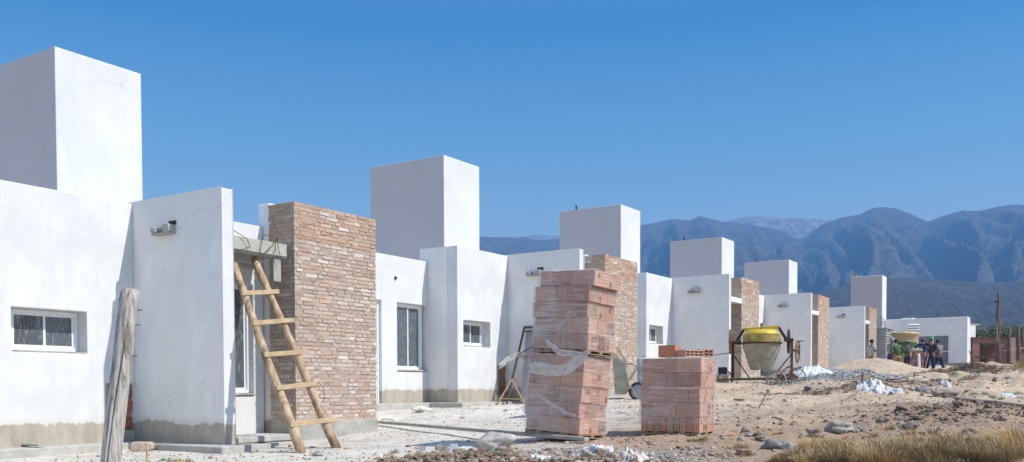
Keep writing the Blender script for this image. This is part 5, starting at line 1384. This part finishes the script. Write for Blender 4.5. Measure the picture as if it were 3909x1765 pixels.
for px, py, sz in ((3045, 1745, .8), (3100, 1722, 1.15), (3165, 1740, 1.3), (3135, 1700, .7), (3225, 1712, .95), (3255, 1752, 1.25), (3300, 1722, .8), (3345, 1748, 1.45), (3402, 1735, 1.2), (3450, 1760, 1.5), (3430, 1700, .7), (3495, 1700, 1.0), (3520, 1745, 1.35), (3565, 1706, 1.2), (3600, 1756, 1.5), (3625, 1690, .95), (3660, 1722, 1.5), (3715, 1700, .8), (3705, 1758, 1.3), (3768, 1735, 1.2), (3815, 1760, 1.5), (3850, 1712, 1.7), (3905, 1740, 2.0), (3800, 1695, .9), (3880, 1690, 1.2), (2998, 1712, .6), (2985, 1762, .7), (3190, 1768, 1.2), (3330, 1775, 1.3), (3560, 1778, 1.4), (3390, 1780, 1.4), (3100, 1775, 1.1), (3480, 1660, .5), (3560, 1662, .45), (3340, 1668, .4), (3700, 1655, .5)):
    tl.append(tuft(px, py, sz))
    for _ in range(4): tl.append(tuft(px+random.gauss(0, 45), py+random.gauss(0, 9), sz*random.uniform(.25, .6)))
o = blades('dry_grass', tl, DRY, 4, .07, .235, .0019, 430, .125, 1.35, (-.12, .10)); tag(o, 'clumps of dry yellow grass along the bottom right', 'dry grass', kind='stuff')
tl = [tuft(x, y, s) for x, y, s in ((2800, 1718, .5), (2830, 1712, .5), (2770, 1742, .4), (2860, 1740, .4), (1600, 1742, .5), (1560, 1750, .5), (1500, 1755, .45), (1640, 1755, .45), (1460, 1760, .4), (3700, 1450, 1.0), (3390, 1640, .4), (3560, 1660, .6), (680, 1762, .35), (720, 1764, .35), (3905, 1400, 1.6), (3890, 1405, 1.5))]
o = blades('dry_grass', tl, DRY+[(.30, .28, .10)], 5, .10, .26, .003, 170, .16, .8); tag(o, 'sparse straw-coloured weeds scattered between the stones', 'dry grass', kind='stuff')
GRN = [(.12, .20, .04), (.20, .27, .07), (.30, .30, .12)]
tl = [tuft(x, y, s) for x, y, s in ((1965, 1738, .55), (1958, 1745, .5), (2668, 1684, .45), (2690, 1680, .4), (2640, 1686, .35), (625, 1760, .4), (650, 1762, .35), (2800, 1648, .3), (3720, 1505, .6), (3760, 1508, .6), (3790, 1520, .5), (3850, 1508, .7), (3880, 1505, .7), (3820, 1525, .5), (3400, 1640, .4), (3640, 1430, 1.0))]
o = blades('green_grass', tl, GRN, 6, .07, .17, .003, 160, .14, .7); tag(o, 'small green weeds at the foot of the pallets and boulder', 'weeds', kind='stuff')
tl = []
for _ in range(14): q = U(random.uniform(3775, 3885), 1400, d=random.uniform(43, 45.5)); tl.append((q.x, q.y, random.uniform(.9, 1.2)))
o = blades('scrub_grass', tl, [(.28, .28, .10), (.40, .36, .16), (.22, .24, .08)], 7, .25, .45, .008, 120, .35, .7); tag(o, 'yellow-green scrub grass at the foot of the tallest pole', 'scrub grass', kind='stuff')
# rubble in front of the far house
def farr(r): q = U(r.uniform(3690, 3800), 1400, d=r.uniform(47, 52)); return q.x, q.y
o = scatter('rubble', 900, farr, (.03, .12), [(.52, .48, .44), (.42, .38, .34), (.62, .60, .56)], 44, press=1.2); tag(o, 'pale rubble heap at the corner of the shaded white house', 'rubble')
def twr(r):
    return mregion(6, 1.0)(r)
rnd = random.Random(8); mb = MB()
for _ in range(420):
    x, y = mregion(6, .95)(rnd); z = ground(x, y); a = rnd.uniform(0, 6.28); l_ = rnd.uniform(.1, .35); mb.tube([(x, y, z+.01), (x+math.cos(a)*l_*.5, y+math.sin(a)*l_*.5, z+.08+rnd.random()*.05), (x+math.cos(a)*l_, y+math.sin(a)*l_, z+rnd.uniform(.0, .1))], .007, 4, tuple(q*rnd.uniform(.7, 1.2) for q in (.22, .15, .10)))
o = mb.build('brushwood', vcol('twig', .9, .1), None); tag(o, 'dry brown brushwood spread on the mound behind the rocks', 'brushwood', kind='stuff')

# ============================================================ haze
hz = MB(); hz.box(-2600, -3600, -40, 5300, 5300, 900)
hm = bpy.data.materials.new('haze'); hm.use_nodes = True; hn = hm.node_tree; hn.nodes.clear()
out = hn.nodes.new('ShaderNodeOutputMaterial'); pv = hn.nodes.new('ShaderNodeVolumePrincipled')
pv.inputs['Color'].default_value = (.20, .475, .94, 1); pv.inputs['Density'].default_value = 3.3e-4; pv.inputs['Anisotropy'].default_value = .0
L(hn, pv.outputs[0], out.inputs['Volume'])
ho = hz.build('haze', hm, None); tag(ho, kind='stuff')
